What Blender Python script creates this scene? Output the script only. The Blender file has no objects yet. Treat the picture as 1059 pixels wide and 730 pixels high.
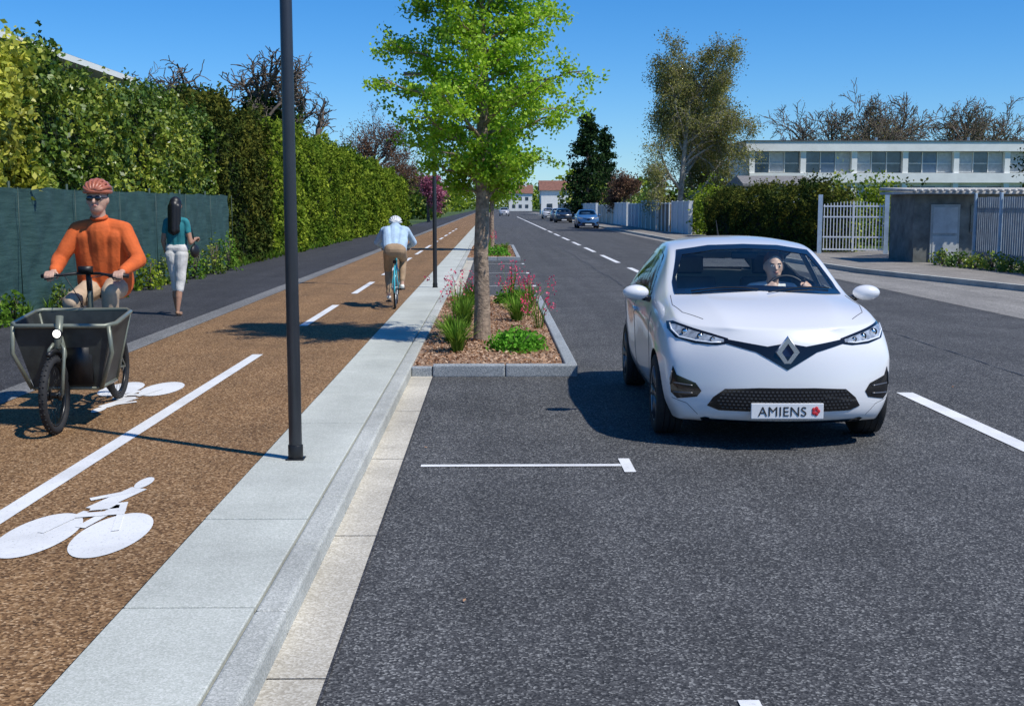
import bpy, bmesh, math, random
import numpy as np
from mathutils import Vector, Matrix
from mathutils.bvhtree import BVHTree
from mathutils.geometry import delaunay_2d_cdt
random.seed(7); rng=np.random.default_rng(7)
scene=bpy.context.scene
COL=scene.collection
# ---------------------------------------------------------------- materials
def _mat(name):
    m=bpy.data.materials.new(name); m.use_nodes=True
    nt=m.node_tree; b=nt.nodes['Principled BSDF']; return m,nt,b
def c4(c): return (c[0],c[1],c[2],1)
def ramp(nt,fac,stops):
    r=nt.nodes.new('ShaderNodeValToRGB'); e=r.color_ramp.elements
    while len(e)<len(stops): e.new(0.5)
    for i,(p,c) in enumerate(stops): e[i].position=p; e[i].color=c4(c)
    nt.links.new(fac,r.inputs[0]); return r.outputs[0]
def noise(nt,co,scale,detail=3,rough=.6):
    n=nt.nodes.new('ShaderNodeTexNoise'); n.inputs['Scale'].default_value=scale
    n.inputs['Detail'].default_value=detail; n.inputs['Roughness'].default_value=rough
    nt.links.new(co,n.inputs['Vector']); return n.outputs['Fac']
def mult(nt,a,b,fac=1.0,mode='MULTIPLY'):
    m=nt.nodes.new('ShaderNodeMix'); m.data_type='RGBA'; m.blend_type=mode
    m.inputs[0].default_value=fac
    nt.links.new(a,m.inputs[6]); nt.links.new(b,m.inputs[7]); return m.outputs[2]
def bumpn(nt,b,h,st,dist=.01):
    n=nt.nodes.new('ShaderNodeBump'); n.inputs['Strength'].default_value=st; n.inputs['Distance'].default_value=dist
    nt.links.new(h,n.inputs['Height']); nt.links.new(n.outputs[0],b.inputs['Normal'])
def pm(name,col,rough=.6,metal=0,var=.12,scale=4,bump=0,bscale=60,coat=0,spec=.5,bdist=.01):
    m,nt,b=_mat(name)
    tc=nt.nodes.new('ShaderNodeTexCoord').outputs['Object']
    if var>0:
        f=noise(nt,tc,scale,4,.65)
        lo=[x*(1-var*2) for x in col]; hi=[min(1,x*(1+var*1.6)) for x in col]
        nt.links.new(ramp(nt,f,[(.3,lo),(.7,hi)]),b.inputs['Base Color'])
    else: b.inputs['Base Color'].default_value=c4(col)
    b.inputs['Roughness'].default_value=rough; b.inputs['Metallic'].default_value=metal
    b.inputs['Coat Weight'].default_value=coat; b.inputs['Coat Roughness'].default_value=.04
    b.inputs['Specular IOR Level'].default_value=spec
    if bump>0: bumpn(nt,b,noise(nt,tc,bscale,2),bump,bdist)
    return m
def aggregate(name,stops,scale,big=(.8,1.15),bump=.5,rough=.85,streak=.12):
    m,nt,b=_mat(name)
    tc=nt.nodes.new('ShaderNodeTexCoord').outputs['Object']
    v=nt.nodes.new('ShaderNodeTexVoronoi'); v.inputs['Scale'].default_value=scale
    nt.links.new(tc,v.inputs['Vector'])
    s=nt.nodes.new('ShaderNodeSeparateColor'); nt.links.new(v.outputs['Color'],s.inputs[0])
    c=ramp(nt,s.outputs[0],stops)
    g=ramp(nt,noise(nt,tc,.8,4,.7),[(.3,[big[0]]*3),(.7,[big[1]]*3)])
    c=mult(nt,c,g)
    if streak:
        mp=nt.nodes.new('ShaderNodeMapping'); mp.inputs['Scale'].default_value=(2.2,.06,1)
        nt.links.new(tc,mp.inputs[0])
        c=mult(nt,c,ramp(nt,noise(nt,mp.outputs[0],1.0,2,.6),[(.35,[1-streak]*3),(.65,[1+streak*.7]*3)]))
    nt.links.new(c,b.inputs['Base Color']); b.inputs['Roughness'].default_value=rough
    b.inputs['Specular IOR Level'].default_value=.3
    if bump>0: bumpn(nt,b,v.outputs['Distance'],bump,.006)
    return m
def leafm(name,cols,tr=.35,patch=None,rough=.5,pscale=.7,gloss=False,tint=None):
    m,nt,b=_mat(name)
    g=nt.nodes.new('ShaderNodeNewGeometry')
    n=len(cols); c=ramp(nt,g.outputs['Random Per Island'],[(i/(n-1) if n>1 else 0,cols[i]) for i in range(n)])
    tc=nt.nodes.new('ShaderNodeTexCoord').outputs['Object']
    p=patch or (.6,1.25)
    t0,t1=tint or ((1,1,1),(1,1,1))
    c=mult(nt,c,ramp(nt,noise(nt,tc,pscale,3),[(.36,[p[0]*x for x in t0]),(.64,[p[1]*x for x in t1])]))
    if gloss:
        nt.links.new(c,b.inputs['Base Color']); b.inputs['Roughness'].default_value=rough; b.inputs['Specular IOR Level'].default_value=.35; sh=b.outputs[0]
    else:
        nt.nodes.remove(b); d=nt.nodes.new('ShaderNodeBsdfDiffuse'); nt.links.new(c,d.inputs[0]); sh=d.outputs[0]
    if tr>0:
        t=nt.nodes.new('ShaderNodeBsdfTranslucent'); nt.links.new(c,t.inputs[0])
        mx=nt.nodes.new('ShaderNodeMixShader'); mx.inputs[0].default_value=tr
        nt.links.new(sh,mx.inputs[1]); nt.links.new(t.outputs[0],mx.inputs[2]); sh=mx.outputs[0]
    nt.links.new(sh,nt.nodes['Material Output'].inputs[0])
    return m
def glassm(name,col=(.75,.85,.82)):
    m,nt,b=_mat(name)
    nt.nodes.remove(b)
    t=nt.nodes.new('ShaderNodeBsdfTransparent'); t.inputs[0].default_value=c4(col)
    g=nt.nodes.new('ShaderNodeBsdfGlossy'); g.inputs['Roughness'].default_value=.02
    lw=nt.nodes.new('ShaderNodeLayerWeight'); pw=nt.nodes.new('ShaderNodeMath'); pw.operation='POWER'; pw.inputs[1].default_value=4
    nt.links.new(lw.outputs['Facing'],pw.inputs[0]); ad=nt.nodes.new('ShaderNodeMath'); ad.operation='MULTIPLY_ADD'; ad.inputs[1].default_value=.7; ad.inputs[2].default_value=.04
    nt.links.new(pw.outputs[0],ad.inputs[0])
    mx=nt.nodes.new('ShaderNodeMixShader')
    nt.links.new(ad.outputs[0],mx.inputs[0]); nt.links.new(t.outputs[0],mx.inputs[1]); nt.links.new(g.outputs[0],mx.inputs[2])
    nt.links.new(mx.outputs[0],nt.nodes['Material Output'].inputs[0]); return m

M={}
M['asphalt']=aggregate('asphalt',[(0,(.026,.027,.029)),(.45,(.060,.060,.062)),(.8,(.105,.105,.106)),(1,(.28,.28,.27))],105,(.76,1.16),.5)
M['footpath']=aggregate('footpath_asphalt',[(0,(.020,.020,.024)),(.6,(.040,.041,.046)),(1,(.11,.11,.12))],95,(.8,1.15),.4)
M['bike']=aggregate('brown_asphalt',[(0,(.060,.031,.012)),(.35,(.185,.098,.042)),(.8,(.31,.18,.082)),(1,(.52,.35,.20))],85,(.82,1.12),.5,streak=.10)
M['strip']=aggregate('grey_edging',[(0,(.11,.11,.11)),(.6,(.19,.19,.19)),(1,(.30,.30,.30))],80,(.85,1.1),0)
M['gutter']=aggregate('gutter_concrete',[(0,(.42,.38,.31)),(.6,(.56,.52,.43)),(1,(.68,.64,.56))],110,(.72,1.08),.15)
M['slab']=aggregate('slab_concrete',[(0,(.44,.46,.41)),(.6,(.54,.56,.505)),(1,(.64,.65,.60))],140,(.78,1.06),.1,streak=.07)
M['kerb']=aggregate('kerb_concrete',[(0,(.36,.37,.34)),(.6,(.49,.50,.46)),(1,(.62,.62,.58))],130,(.72,1.08),.25,streak=.10)
M['granite']=aggregate('granite',[(0,(.18,.20,.22)),(.6,(.32,.35,.37)),(1,(.48,.50,.51))],150,(.8,1.1),.2,streak=0)
M['sidewalk']=aggregate('sidewalk_asphalt',[(0,(.17,.155,.135)),(.6,(.28,.255,.225)),(1,(.39,.365,.33))],70,(.75,1.1),0)
M['rstrip']=aggregate('old_asphalt',[(0,(.15,.145,.13)),(.6,(.26,.245,.225)),(1,(.41,.39,.36))],70,(.8,1.15),0)
M['mulch']=aggregate('mulch',[(0,(.14,.07,.04)),(.5,(.36,.22,.14)),(1,(.55,.40,.28))],45,(.8,1.1),1,streak=0)
M['grass']=aggregate('grass_ground',[(0,(.03,.05,.015)),(.6,(.07,.12,.025)),(1,(.13,.18,.05))],18,(.7,1.2),0,streak=0)
def paintm():
    m,nt,b=_mat('road_paint'); tc=nt.nodes.new('ShaderNodeTexCoord').outputs['Object']
    c=ramp(nt,noise(nt,tc,60,5,.8),[(.32,(.36,.36,.36)),(.43,(.80,.80,.79))])
    c=mult(nt,c,ramp(nt,noise(nt,tc,2.5,4,.6),[(.3,[.82]*3),(.6,[1]*3)]))
    nt.links.new(c,b.inputs['Base Color']); b.inputs['Roughness'].default_value=.6
    bumpn(nt,b,noise(nt,tc,120,2),.25,.004); return m
M['paint']=paintm()
M['white']=pm('white_wall',(.82,.82,.77),.8,var=.04,scale=1.2)
M['dark']=pm('dark_plastic',(.012,.012,.013),.45,var=.1)
M['rubber']=pm('rubber',(.018,.018,.019),.8,var=.2,scale=20)
M['metal']=pm('galvanised',(.42,.45,.47),.35,.8,var=.05)
M['chrome']=pm('chrome',(.75,.76,.78),.12,1,var=0)
M['pole']=pm('pole_paint',(.045,.05,.058),.35,.3,var=.08,scale=3)
M['bark']=pm('bark',(.30,.22,.155),.9,var=.3,scale=14,bump=.9,bscale=26,bdist=.02)
M['barkgrey']=pm('bark_grey',(.14,.11,.085),.9,var=.3,scale=3)
M['barkbirch']=pm('bark_birch',(.32,.29,.24),.9,var=.3,scale=3)
M['lime']=leafm('leaf_lime',[(.20,.38,.015),(.36,.58,.03),(.54,.74,.07)],.45,(.82,1.12),gloss=True)
T_=((.75,1.0,.9),(1.2,1.0,.7))
M['laurel']=leafm('leaf_laurel',[(.045,.095,.016),(.11,.19,.032),(.22,.32,.05),(.40,.46,.11)],.28,(.6,1.35),.35,.8,True,tint=T_)
M['laurely']=leafm('leaf_golden',[(.24,.30,.03),(.52,.54,.07),(.80,.75,.14)],.35,(.65,1.2),.4,gloss=True)
M['thuja']=leafm('leaf_dark_conifer',[(.032,.055,.015),(.065,.095,.024),(.12,.145,.038)],.15,(.6,1.4),tint=((.8,1,1),(1.35,1,.7)))
M['privet']=leafm('leaf_privet',[(.08,.14,.016),(.18,.275,.033),(.34,.44,.075)],.32,(.55,1.3),pscale=.55,tint=((.8,1,.9),(1.15,1,.75)))
M['olive']=leafm('leaf_birch',[(.16,.17,.045),(.27,.27,.08),(.40,.37,.14)],.35)
M['darkg']=leafm('leaf_pine',[(.014,.032,.012),(.03,.06,.022),(.055,.095,.03)],.1)
M['ivy']=leafm('leaf_ivy',[(.018,.036,.008),(.04,.08,.016),(.08,.125,.035)],.2)
M['red']=leafm('leaf_reddish',[(.12,.065,.05),(.21,.12,.08),(.28,.18,.11)],.3)
M['blossom']=leafm('blossom_pink',[(.30,.07,.13),(.5,.16,.25),(.6,.3,.38)],.3)
M['gaura']=leafm('petal_pink',[(.6,.05,.13),(.8,.10,.20),(.85,.25,.34)],.3,(.9,1.1))
M['blade']=leafm('leaf_blade',[(.06,.14,.015),(.13,.25,.03),(.24,.37,.06)],.3)
M['shrub']=leafm('leaf_shrub',[(.06,.20,.015),(.13,.36,.035),(.22,.48,.06)],.35)
M['chip']=leafm('wood_chip',[(.16,.075,.04),(.38,.22,.13),(.58,.42,.30)],0,(.85,1.1),.9)
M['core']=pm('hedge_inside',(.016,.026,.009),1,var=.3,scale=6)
# ---------------------------------------------------------------- mesh builder
def empty(name,loc=(0,0,0),rz=0,parent=None):
    e=bpy.data.objects.new(name,None); COL.objects.link(e); e.location=loc; e.rotation_euler=(0,0,rz)
    e.empty_display_size=.2
    if parent: e.parent=parent
    return e
class MB:
    def __init__(s): s.v=[];s.f=[];s.m=[]
    def add(s,vs,fs,mi=0):
        o=len(s.v); s.v.extend([tuple(v) for v in vs]); s.f.extend([tuple(i+o for i in f) for f in fs]); s.m.extend([mi]*len(fs))
    def box(s,x0,x1,y0,y1,z0,z1,mi=0,M4=None):
        vs=[(x0,y0,z0),(x1,y0,z0),(x1,y1,z0),(x0,y1,z0),(x0,y0,z1),(x1,y0,z1),(x1,y1,z1),(x0,y1,z1)]
        if M4 is not None: vs=[M4@Vector(v) for v in vs]
        s.add(vs,[(0,3,2,1),(4,5,6,7),(0,1,5,4),(1,2,6,5),(2,3,7,6),(3,0,4,7)],mi)
    def sheet(s,x0,x1,y0,y1,z,mi=0): s.add([(x0,y0,z),(x1,y0,z),(x1,y1,z),(x0,y1,z)],[(0,1,2,3)],mi)
    def poly(s,pts,z,mi=0): s.add([(p[0],p[1],z) for p in pts],[tuple(range(len(pts)))],mi)
    def tube(s,pts,rad,seg=6,mi=0,caps=True):
        pts=[Vector(p) for p in pts]
        if not hasattr(rad,'__len__'): rad=[rad]*len(pts)
        n=len(pts); vs=[];prev=None
        for i,p in enumerate(pts):
            d=(pts[min(i+1,n-1)]-pts[max(i-1,0)])
            if d.length<1e-9: d=Vector((0,0,1))
            d.normalize()
            if prev is None:
                a=Vector((1,0,0)) if abs(d.x)<.9 else Vector((0,1,0)); u=d.cross(a).normalized()
            else:
                u=(prev-d*prev.dot(d))
                u=u.normalized() if u.length>1e-6 else d.orthogonal().normalized()
            prev=u; w=d.cross(u)
            for k in range(seg):
                an=2*math.pi*k/seg; vs.append(p+(u*math.cos(an)+w*math.sin(an))*rad[i])
        fs=[]
        for i in range(n-1):
            for k in range(seg):
                k2=(k+1)%seg; fs.append((i*seg+k,i*seg+k2,(i+1)*seg+k2,(i+1)*seg+k))
        if caps: fs.append(tuple(reversed(range(seg)))); fs.append(tuple((n-1)*seg+k for k in range(seg)))
        s.add(vs,fs,mi)
    def ell(s,c,r,nu=16,nv=10,mi=0,M4=None,zmin=-1):
        vs=[];c=Vector(c)
        for j in range(nv+1):
            ph=-math.pi/2+math.pi*j/nv
            sz=max(zmin,math.sin(ph)); cr=math.cos(ph) if math.sin(ph)>=zmin else math.sqrt(max(0,1-zmin*zmin))*(math.cos(ph)/max(1e-6,math.cos(math.asin(zmin))))
            for i in range(nu):
                an=2*math.pi*i/nu
                v=Vector((cr*math.cos(an)*r[0],cr*math.sin(an)*r[1],sz*r[2]))
                if M4 is not None: v=M4@v
                vs.append(c+v)
        fs=[(j*nu+i,j*nu+(i+1)%nu,(j+1)*nu+(i+1)%nu,(j+1)*nu+i) for j in range(nv) for i in range(nu)]
        s.add(vs,fs,mi)
    def torus(s,c,axis,R,r,nu=40,nv=10,mi=0,sq=1.0):
        c=Vector(c);ax=Vector(axis).normalized();u=ax.orthogonal().normalized();w=ax.cross(u);vs=[]
        for i in range(nu):
            a=2*math.pi*i/nu; d=u*math.cos(a)+w*math.sin(a)
            for j in range(nv):
                b=2*math.pi*j/nv; vs.append(c+d*(R+r*math.cos(b))+ax*r*sq*math.sin(b))
        fs=[(i*nv+j,((i+1)%nu)*nv+j,((i+1)%nu)*nv+(j+1)%nv,i*nv+(j+1)%nv) for i in range(nu) for j in range(nv)]
        s.add(vs,fs,mi)
    def lathe(s,c,axis,prof,nu=40,mi=0):
        c=Vector(c);ax=Vector(axis).normalized();u=ax.orthogonal().normalized();w=ax.cross(u);vs=[];n=len(prof)
        for i in range(nu):
            a=2*math.pi*i/nu; d=u*math.cos(a)+w*math.sin(a)
            for (r,h) in prof: vs.append(c+d*r+ax*h)
        fs=[(i*n+j,((i+1)%nu)*n+j,((i+1)%nu)*n+j+1,i*n+j+1) for i in range(nu) for j in range(n-1)]
        s.add(vs,fs,mi)
    def obj(s,name,mats,parent=None,smooth=False,bevel=0,bseg=2):
        me=bpy.data.meshes.new(name); me.from_pydata(s.v,[],s.f)
        for m in (mats if isinstance(mats,(list,tuple)) else [mats]): me.materials.append(m)
        me.polygons.foreach_set('material_index',s.m)
        bm=bmesh.new(); bm.from_mesh(me); bmesh.ops.recalc_face_normals(bm,faces=bm.faces); bm.to_mesh(me); bm.free()
        if smooth: me.polygons.foreach_set('use_smooth',[True]*len(me.polygons))
        o=bpy.data.objects.new(name,me); COL.objects.link(o)
        if parent: o.parent=parent
        if bevel>0:
            b=o.modifiers.new('Bevel','BEVEL'); b.width=bevel; b.segments=bseg; b.limit_method='ANGLE'
        return o
def raw(name,V,nper,mats,mi=None,parent=None):
    n=len(V)//nper; me=bpy.data.meshes.new(name)
    me.vertices.add(len(V)); me.vertices.foreach_set('co',np.asarray(V,dtype=np.float32).ravel())
    me.loops.add(n*nper); me.loops.foreach_set('vertex_index',np.arange(n*nper,dtype=np.int32))
    me.polygons.add(n); me.polygons.foreach_set('loop_start',np.arange(0,n*nper,nper,dtype=np.int32))
    for m in (mats if isinstance(mats,(list,tuple)) else [mats]): me.materials.append(m)
    if mi is not None: me.polygons.foreach_set('material_index',np.asarray(mi,dtype=np.int32))
    me.update(calc_edges=True); me.validate()
    o=bpy.data.objects.new(name,me); COL.objects.link(o)
    if parent: o.parent=parent
    return o
def leafverts(P,size,asp=.6,bias=None,bs=0.0):
    P=np.asarray(P,dtype=float); n=len(P)
    size=np.asarray(size)*np.ones(n)*(rng.uniform(.65,1.3,n))
    nn=rng.normal(size=(n,3)); nn/=np.linalg.norm(nn,axis=1)[:,None]
    if bias is not None: nn=nn+np.asarray(bias)*bs; nn/=np.linalg.norm(nn,axis=1)[:,None]
    a=rng.normal(size=(n,3)); u=np.cross(nn,a); u/=np.linalg.norm(u,axis=1)[:,None]; w=np.cross(nn,u)
    L=size[:,None]/2; W=L*asp
    V=np.empty((n,4,3)); V[:,0]=P-u*L; V[:,1]=P+w*W+nn*L*.15; V[:,2]=P+u*L; V[:,3]=P-w*W+nn*L*.15
    return V.reshape(-1,3)
def leaves(name,P,size,mat,asp=.6,bias=None,bs=0,parent=None): return raw(name,leafverts(P,size,asp,bias,bs),4,mat,parent=parent)
_ph=rng.uniform(0,6.28,40)
def bumpf(a,b,f=1.0,s=0):
    r=0
    for k in range(5):
        fr=f*(1.0+.83*k); r=r+np.sin(a*fr+_ph[(s+k)%40]+1.3*np.sin(b*fr*.6+_ph[(s+k+7)%40]))*np.sin(b*fr*1.1+_ph[(s+k+15)%40])/(1+.5*k)
    return r/1.8
# ---------------------------------------------------------------- ground, road, pavements
def sheet(name,x0,x1,y0,y1,z,mat):
    m=MB(); m.sheet(x0,x1,y0,y1,z); return m.obj(name,mat)
sheet('ground',-3000,3000,-500,5000,-.03,M['grass'])
sheet('road',-.87,13.5,-8,700,0,M['asphalt'])
sheet('gutter',-.862,-.63,-8,300,.004,M['gutter'])
sheet('bike_path',-4.2,-1.565,-8,600,.10,M['bike'])
sheet('footpath',-7.25,-4.5,-8,300,.10,M['footpath'])
sheet('path_edging',-4.5,-4.2,-8,300,.104,M['strip'])
m=MB(); m.box(-7.25,-1.01,-8,600,-.02,.085); m.obj('path_subbase',M['footpath'])
sheet('lawn',-400,-7.2,-8,900,.085,M['grass'])
m=MB(); m.poly([(8.4,-8),(12.6,-8),(12.2,15),(11.1,25),(9.7,32),(9.05,45),(8.85,100),(8.8,300),(8.5,300),(8.45,60),(8.4,30)],.004); m.obj('parking_strip',M['rstrip'])
kp=[(12.6,-8),(12.2,15),(11.1,25),(9.7,32),(9.05,45),(8.85,100),(8.8,300)]
def prism(mb,poly,z0,z1,mi=0):
    n=len(poly); vs=[(p[0],p[1],z0) for p in poly]+[(p[0],p[1],z1) for p in poly]
    mb.add(vs,[tuple(range(n,2*n))]+[(i,(i+1)%n,n+(i+1)%n,n+i) for i in range(n)],mi)
m=MB(); prism(m,[(a+.14,b) for a,b in kp]+[(60,300),(60,-8)],-.02,.12); m.obj('sidewalk',M['sidewalk'])
m=MB()
for (a,b) in zip(kp[:-1],kp[1:]):
    n=max(1,int((b[1]-a[1])/1.0)) if b[1]<101 else 60
    for i in range(n):
        p=Vector(a).lerp(Vector(b),i/n); q=Vector(a).lerp(Vector(b),(i+1)/n-.008/ max(.01,(b[1]-a[1])/n)/n)
        prism(m,[(p.x,p.y),(p.x+.137,p.y),(q.x+.137,q.y),(q.x,q.y)],-.02,.13)
m.obj('kerb',M['kerb'])
m=MB(); m.sheet(14.6,400,45,900,.125); m.obj('garden_lawn',M['grass'])
m=MB(); y=-4.0+.25
while y<70:
    m.box(-1.56,-1.006,y,y+1.432,.0,.106+random.uniform(-.0015,.0015)); y+=1.45
m.box(-1.56,-1.006,y,300,0,.106); m.obj('pavement',M['slab'],bevel=.006,bseg=2)
m=MB(); y=-4.1
while y<70:
    dz=random.uniform(-.001,.001); m.box(-.997,-.862,y,y+.990,-.02,.108+dz); y+=1.0
m.box(-.997,-.862,y,300,-.02,.108); m.obj('kerb',M['kerb'],bevel=.018,bseg=3)
m=MB(); y=-3.6
while y<60: m.sheet(-.86,-.632,y,y+.007,.0065); y+=2.0
m.sheet(-.637,-.625,-8,80,.0065); m.obj('gutter_joint',M['footpath'])
m=MB()
def wav(x,y0,y1,w,z,amp):
    n=int((y1-y0)*3); V=[]
    for i in range(n+1):
        yy=y0+(y1-y0)*i/n; xx=x+amp*math.sin(yy*.9)+amp*.5*math.sin(yy*3.1+1); V+=[(xx,yy,z),(xx+w*(.6+.5*math.sin(yy*7)),yy,z)]
    m.add(V,[(2*i,2*i+1,2*i+3,2*i+2) for i in range(n)])
wav(5.6,2,60,.022,.0045,.02); wav(2.9,14,70,.018,.0045,.03)
m.obj('road_seam',pm('bitumen_seam',(.02,.02,.022),.55,var=.2,scale=8))
# markings
m=MB()
for a,b in [(6.4,11.4),(12.1,17),(19.5,24.5),(30,35),(38,44),(47,52),(55,60),(63,69),(72,78),(81,87),(90,200)]: m.sheet(3.86,4.02,a,b,.006)
m.obj('centre_line',M['paint'])
m=MB()
for yy in (3.96,8.18,27,32.2,37.4):
    m.sheet(-.50,.88,yy-.035,yy+.035,.006); m.sheet(.882,.96,yy-.22,yy+.22,.006)
m.obj('parking_marking',M['paint'])
m=MB()
m.sheet(-2.74,-2.62,-8,13.7,.1045); 
yy=17
while yy<90: m.sheet(-2.74,-2.62,yy,yy+3.6,.1045); yy+=6.3
m.obj('lane_line',M['paint'])
def stroke(mb,pts,w,z):
    for a,b in zip(pts[:-1],pts[1:]):
        a=Vector(a);b=Vector(b); d=(b-a).normalized()
        n=Vector((-d.y*.42,d.x)) ; n=n*w
        mb.add([(a.x-n.x,a.y-n.y,z),(b.x-n.x,b.y-n.y,z),(b.x+n.x,b.y+n.y,z),(a.x+n.x,a.y+n.y,z)],[(0,1,2,3)])
def bikesym(name,cx,cy,flip):
    mb=MB(); 
    def T(p): return (cx+(p[0])*flip, cy+p[1]*flip)
    for k,(ex,ey) in enumerate(((-.19,0),(.185,0))):
        mb.add([(T((ex+.175*math.cos(t*math.pi/24),ey+.43*math.sin(t*math.pi/24)))+(.1045,)) for t in range(48)],[tuple(range(48))])
    hd=[(T((-.03+.045*math.cos(t*math.pi/12)+.05,1.16+.15*math.sin(t*math.pi/12)))+(.106,)) for t in range(24)]
    mb.add(hd,[tuple(range(24))])
    z=.1052
    for i,(pl,w) in enumerate(( ([(.03,1.02),(-.08,.52)],.13), ([(.02,.95),(-.17,.74)],.045), ([(-.10,.54),(.05,.60),(-.02,.12)],.07),([(-.1,.46),(-.19,.02)],.045),([(.05,.66),(.185,.05)],.045),([(-.12,.36),(.12,.44)],.05) )):
        stroke(mb,[T(p) for p in pl],w,z+i*.0008)
    return mb.obj(name,M['paint'])
bikesym('bike_marking',-2.15,6.1,1); bikesym('bike_marking',-3.25,11.1,-1)
# ---------------------------------------------------------------- planters
def planter(y0,y1,seed,mainp=True):
    e=empty('planter',(0,0,0)); m=MB(); x0,x1=-.64,.89; w=.13; h=.125
    def chain(a,b,horizontal):
        L=(Vector(b)-Vector(a)).length; n=max(1,round(L/1.0))
        for i in range(n):
            p=Vector(a).lerp(Vector(b),i/n); q=Vector(a).lerp(Vector(b),(i+1)/n)
            if horizontal: m.box(p.x+.003,q.x-.003,p.y,p.y+w,-.01,h)
            else: m.box(p.x-w,p.x,p.y+.003,q.y-.003,-.01,h)
    chain((x0,y0),(x1,y0),True); chain((x1,y0+w),(x1,y1-w),False); chain((x0,y1-w),(x1,y1-w),True)
    m.obj('planter_kerb',M['granite'],e,bevel=.018,bseg=3)
    m=MB(); nx,ny=12,int((y1-y0)*4); xs=np.linspace(-.86,x1-w+.02,nx); ys=np.linspace(y0+w-.02,y1-w+.02,ny)
    vs=[(a,b,.085+.03*math.sin((a+.86)/1.7*3.14)+random.uniform(-.008,.008)) for b in ys for a in xs]
    m.add(vs,[(j*nx+i,j*nx+i+1,(j+1)*nx+i+1,(j+1)*nx+i) for j in range(ny-1) for i in range(nx-1)]); m.obj('mulch_bed',M['mulch'],e,True)
    m=MB(); m.box(-.86,-.645,y0+.01,y0+.125,-.01,.10); m.obj('planter_end_stone',M['granite'],e,bevel=.012)
    n=int(900*(y1-y0)); P=np.c_[rng.uniform(-.84,x1-w-.02,n),rng.uniform(y0+w+.02,y1-w-.02,n),np.zeros(n)]
    P[:,2]=.093+.03*np.sin((P[:,0]+.86)/1.7*3.14)+rng.uniform(0,.012,n)
    leaves('bark_chips',P,.045,M['chip'],.5,(0,0,1),1.5,e)
def tuft(name,x,y,n,h,spread,mat='blade',flower=None,z=.1):
    V=[];
    e=None
    if flower: e=empty(name)
    tips=[]
    for i in range(n):
        a=random.uniform(0,6.28); r=random.uniform(0,spread*.25); hh=h*random.uniform(.6,1.1); lean=random.uniform(.1,1)*spread
        b=Vector((x+r*math.cos(a),y+r*math.sin(a),z)); d=Vector((math.cos(a),math.sin(a),0)); s=Vector((-d.y,d.x,0))
        w=.005+.005*random.random()
        p0=b;p1=b+d*lean*.3+Vector((0,0,hh*.6)); p2=b+d*lean+Vector((0,0,hh))
        V+= [p0-s*w,p0+s*w,p1+s*w,p1-s*w, p1-s*w,p1+s*w,p2+s*.0015,p2-s*.0015]; tips.append(p2)
    if not flower: return raw(name,[tuple(v) for v in V],4,M[mat])
    raw('stems',[tuple(v) for v in V],4,M[mat],parent=e)
    P=[]
    for t in tips:
        for k in range(flower[1]): P.append((t.x+random.gauss(0,.02),t.y+random.gauss(0,.02),t.z+random.gauss(-.02,.05)))
    leaves('flowers',np.array(P),flower[2],M[flower[0]],.8,parent=e)
def shrub(name,x,y,rx,ry,h,n,size,mat,z=.08,stem='barkgrey'):
    e=empty(name); u=rng.normal(size=(n,3)); u/=np.linalg.norm(u,axis=1)[:,None]; u[:,2]=np.abs(u[:,2])
    r=rng.uniform(.55,1.02,n)[:,None]*(1+.22*bumpf(np.arctan2(u[:,1],u[:,0])*2,u[:,2]*5,1.3,3))[:,None]
    P=u*r*np.array([rx,ry,h])+np.array([x,y,z]); leaves('foliage',P,size,M[mat],.65,(0,0,1),.4,e)
    m=MB()
    for i in range(9):
        a=random.uniform(0,6.28); rr=random.uniform(.2,.7)
        m.tube([(x,y,z),(x+rx*rr*math.cos(a)*.5,y+ry*rr*math.sin(a)*.5,z+h*.4),(x+rx*rr*math.cos(a),y+ry*rr*math.sin(a),z+h*.8)],[.008+h*.01,.006+h*.006,.003],4)
    m.obj('stems',M[stem],e,True); return e
planter(12.57,22.6,1); planter(39.5,52,2)
for (x,y,n,h,s) in [(-.42,13.9,230,.34,.30),(-.50,14.9,200,.34,.30),(-.40,16.6,220,.40,.3),(-.45,18.2,160,.4,.3),(.35,17.6,160,.35,.3),(.55,19.5,150,.4,.3),(-.3,41,150,.45,.3),(.4,43,150,.4,.3),(-.35,20.4,150,.4,.3)]:
    tuft('ornamental_grass',x,y,n,h,s)
shrub('low_shrub',.28,14.1,.36,.42,.27,1700,.055,'shrub'); shrub('low_shrub',.3,20.8,.3,.4,.3,800,.06,'shrub')
for (x,y,n,h,s) in [(-.50,17.2,24,.66,.40),(.55,18.4,24,.60,.40),(.62,16.6,14,.42,.30),(.3,19.6,20,.7,.4),(-.2,45,24,.7,.4)]:
    tuft('pink_gaura',x,y,n,h,s,flower=('gaura',9,.035))
shrub('low_shrub',.1,40.8,.5,.6,.4,700,.08,'shrub')
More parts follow.
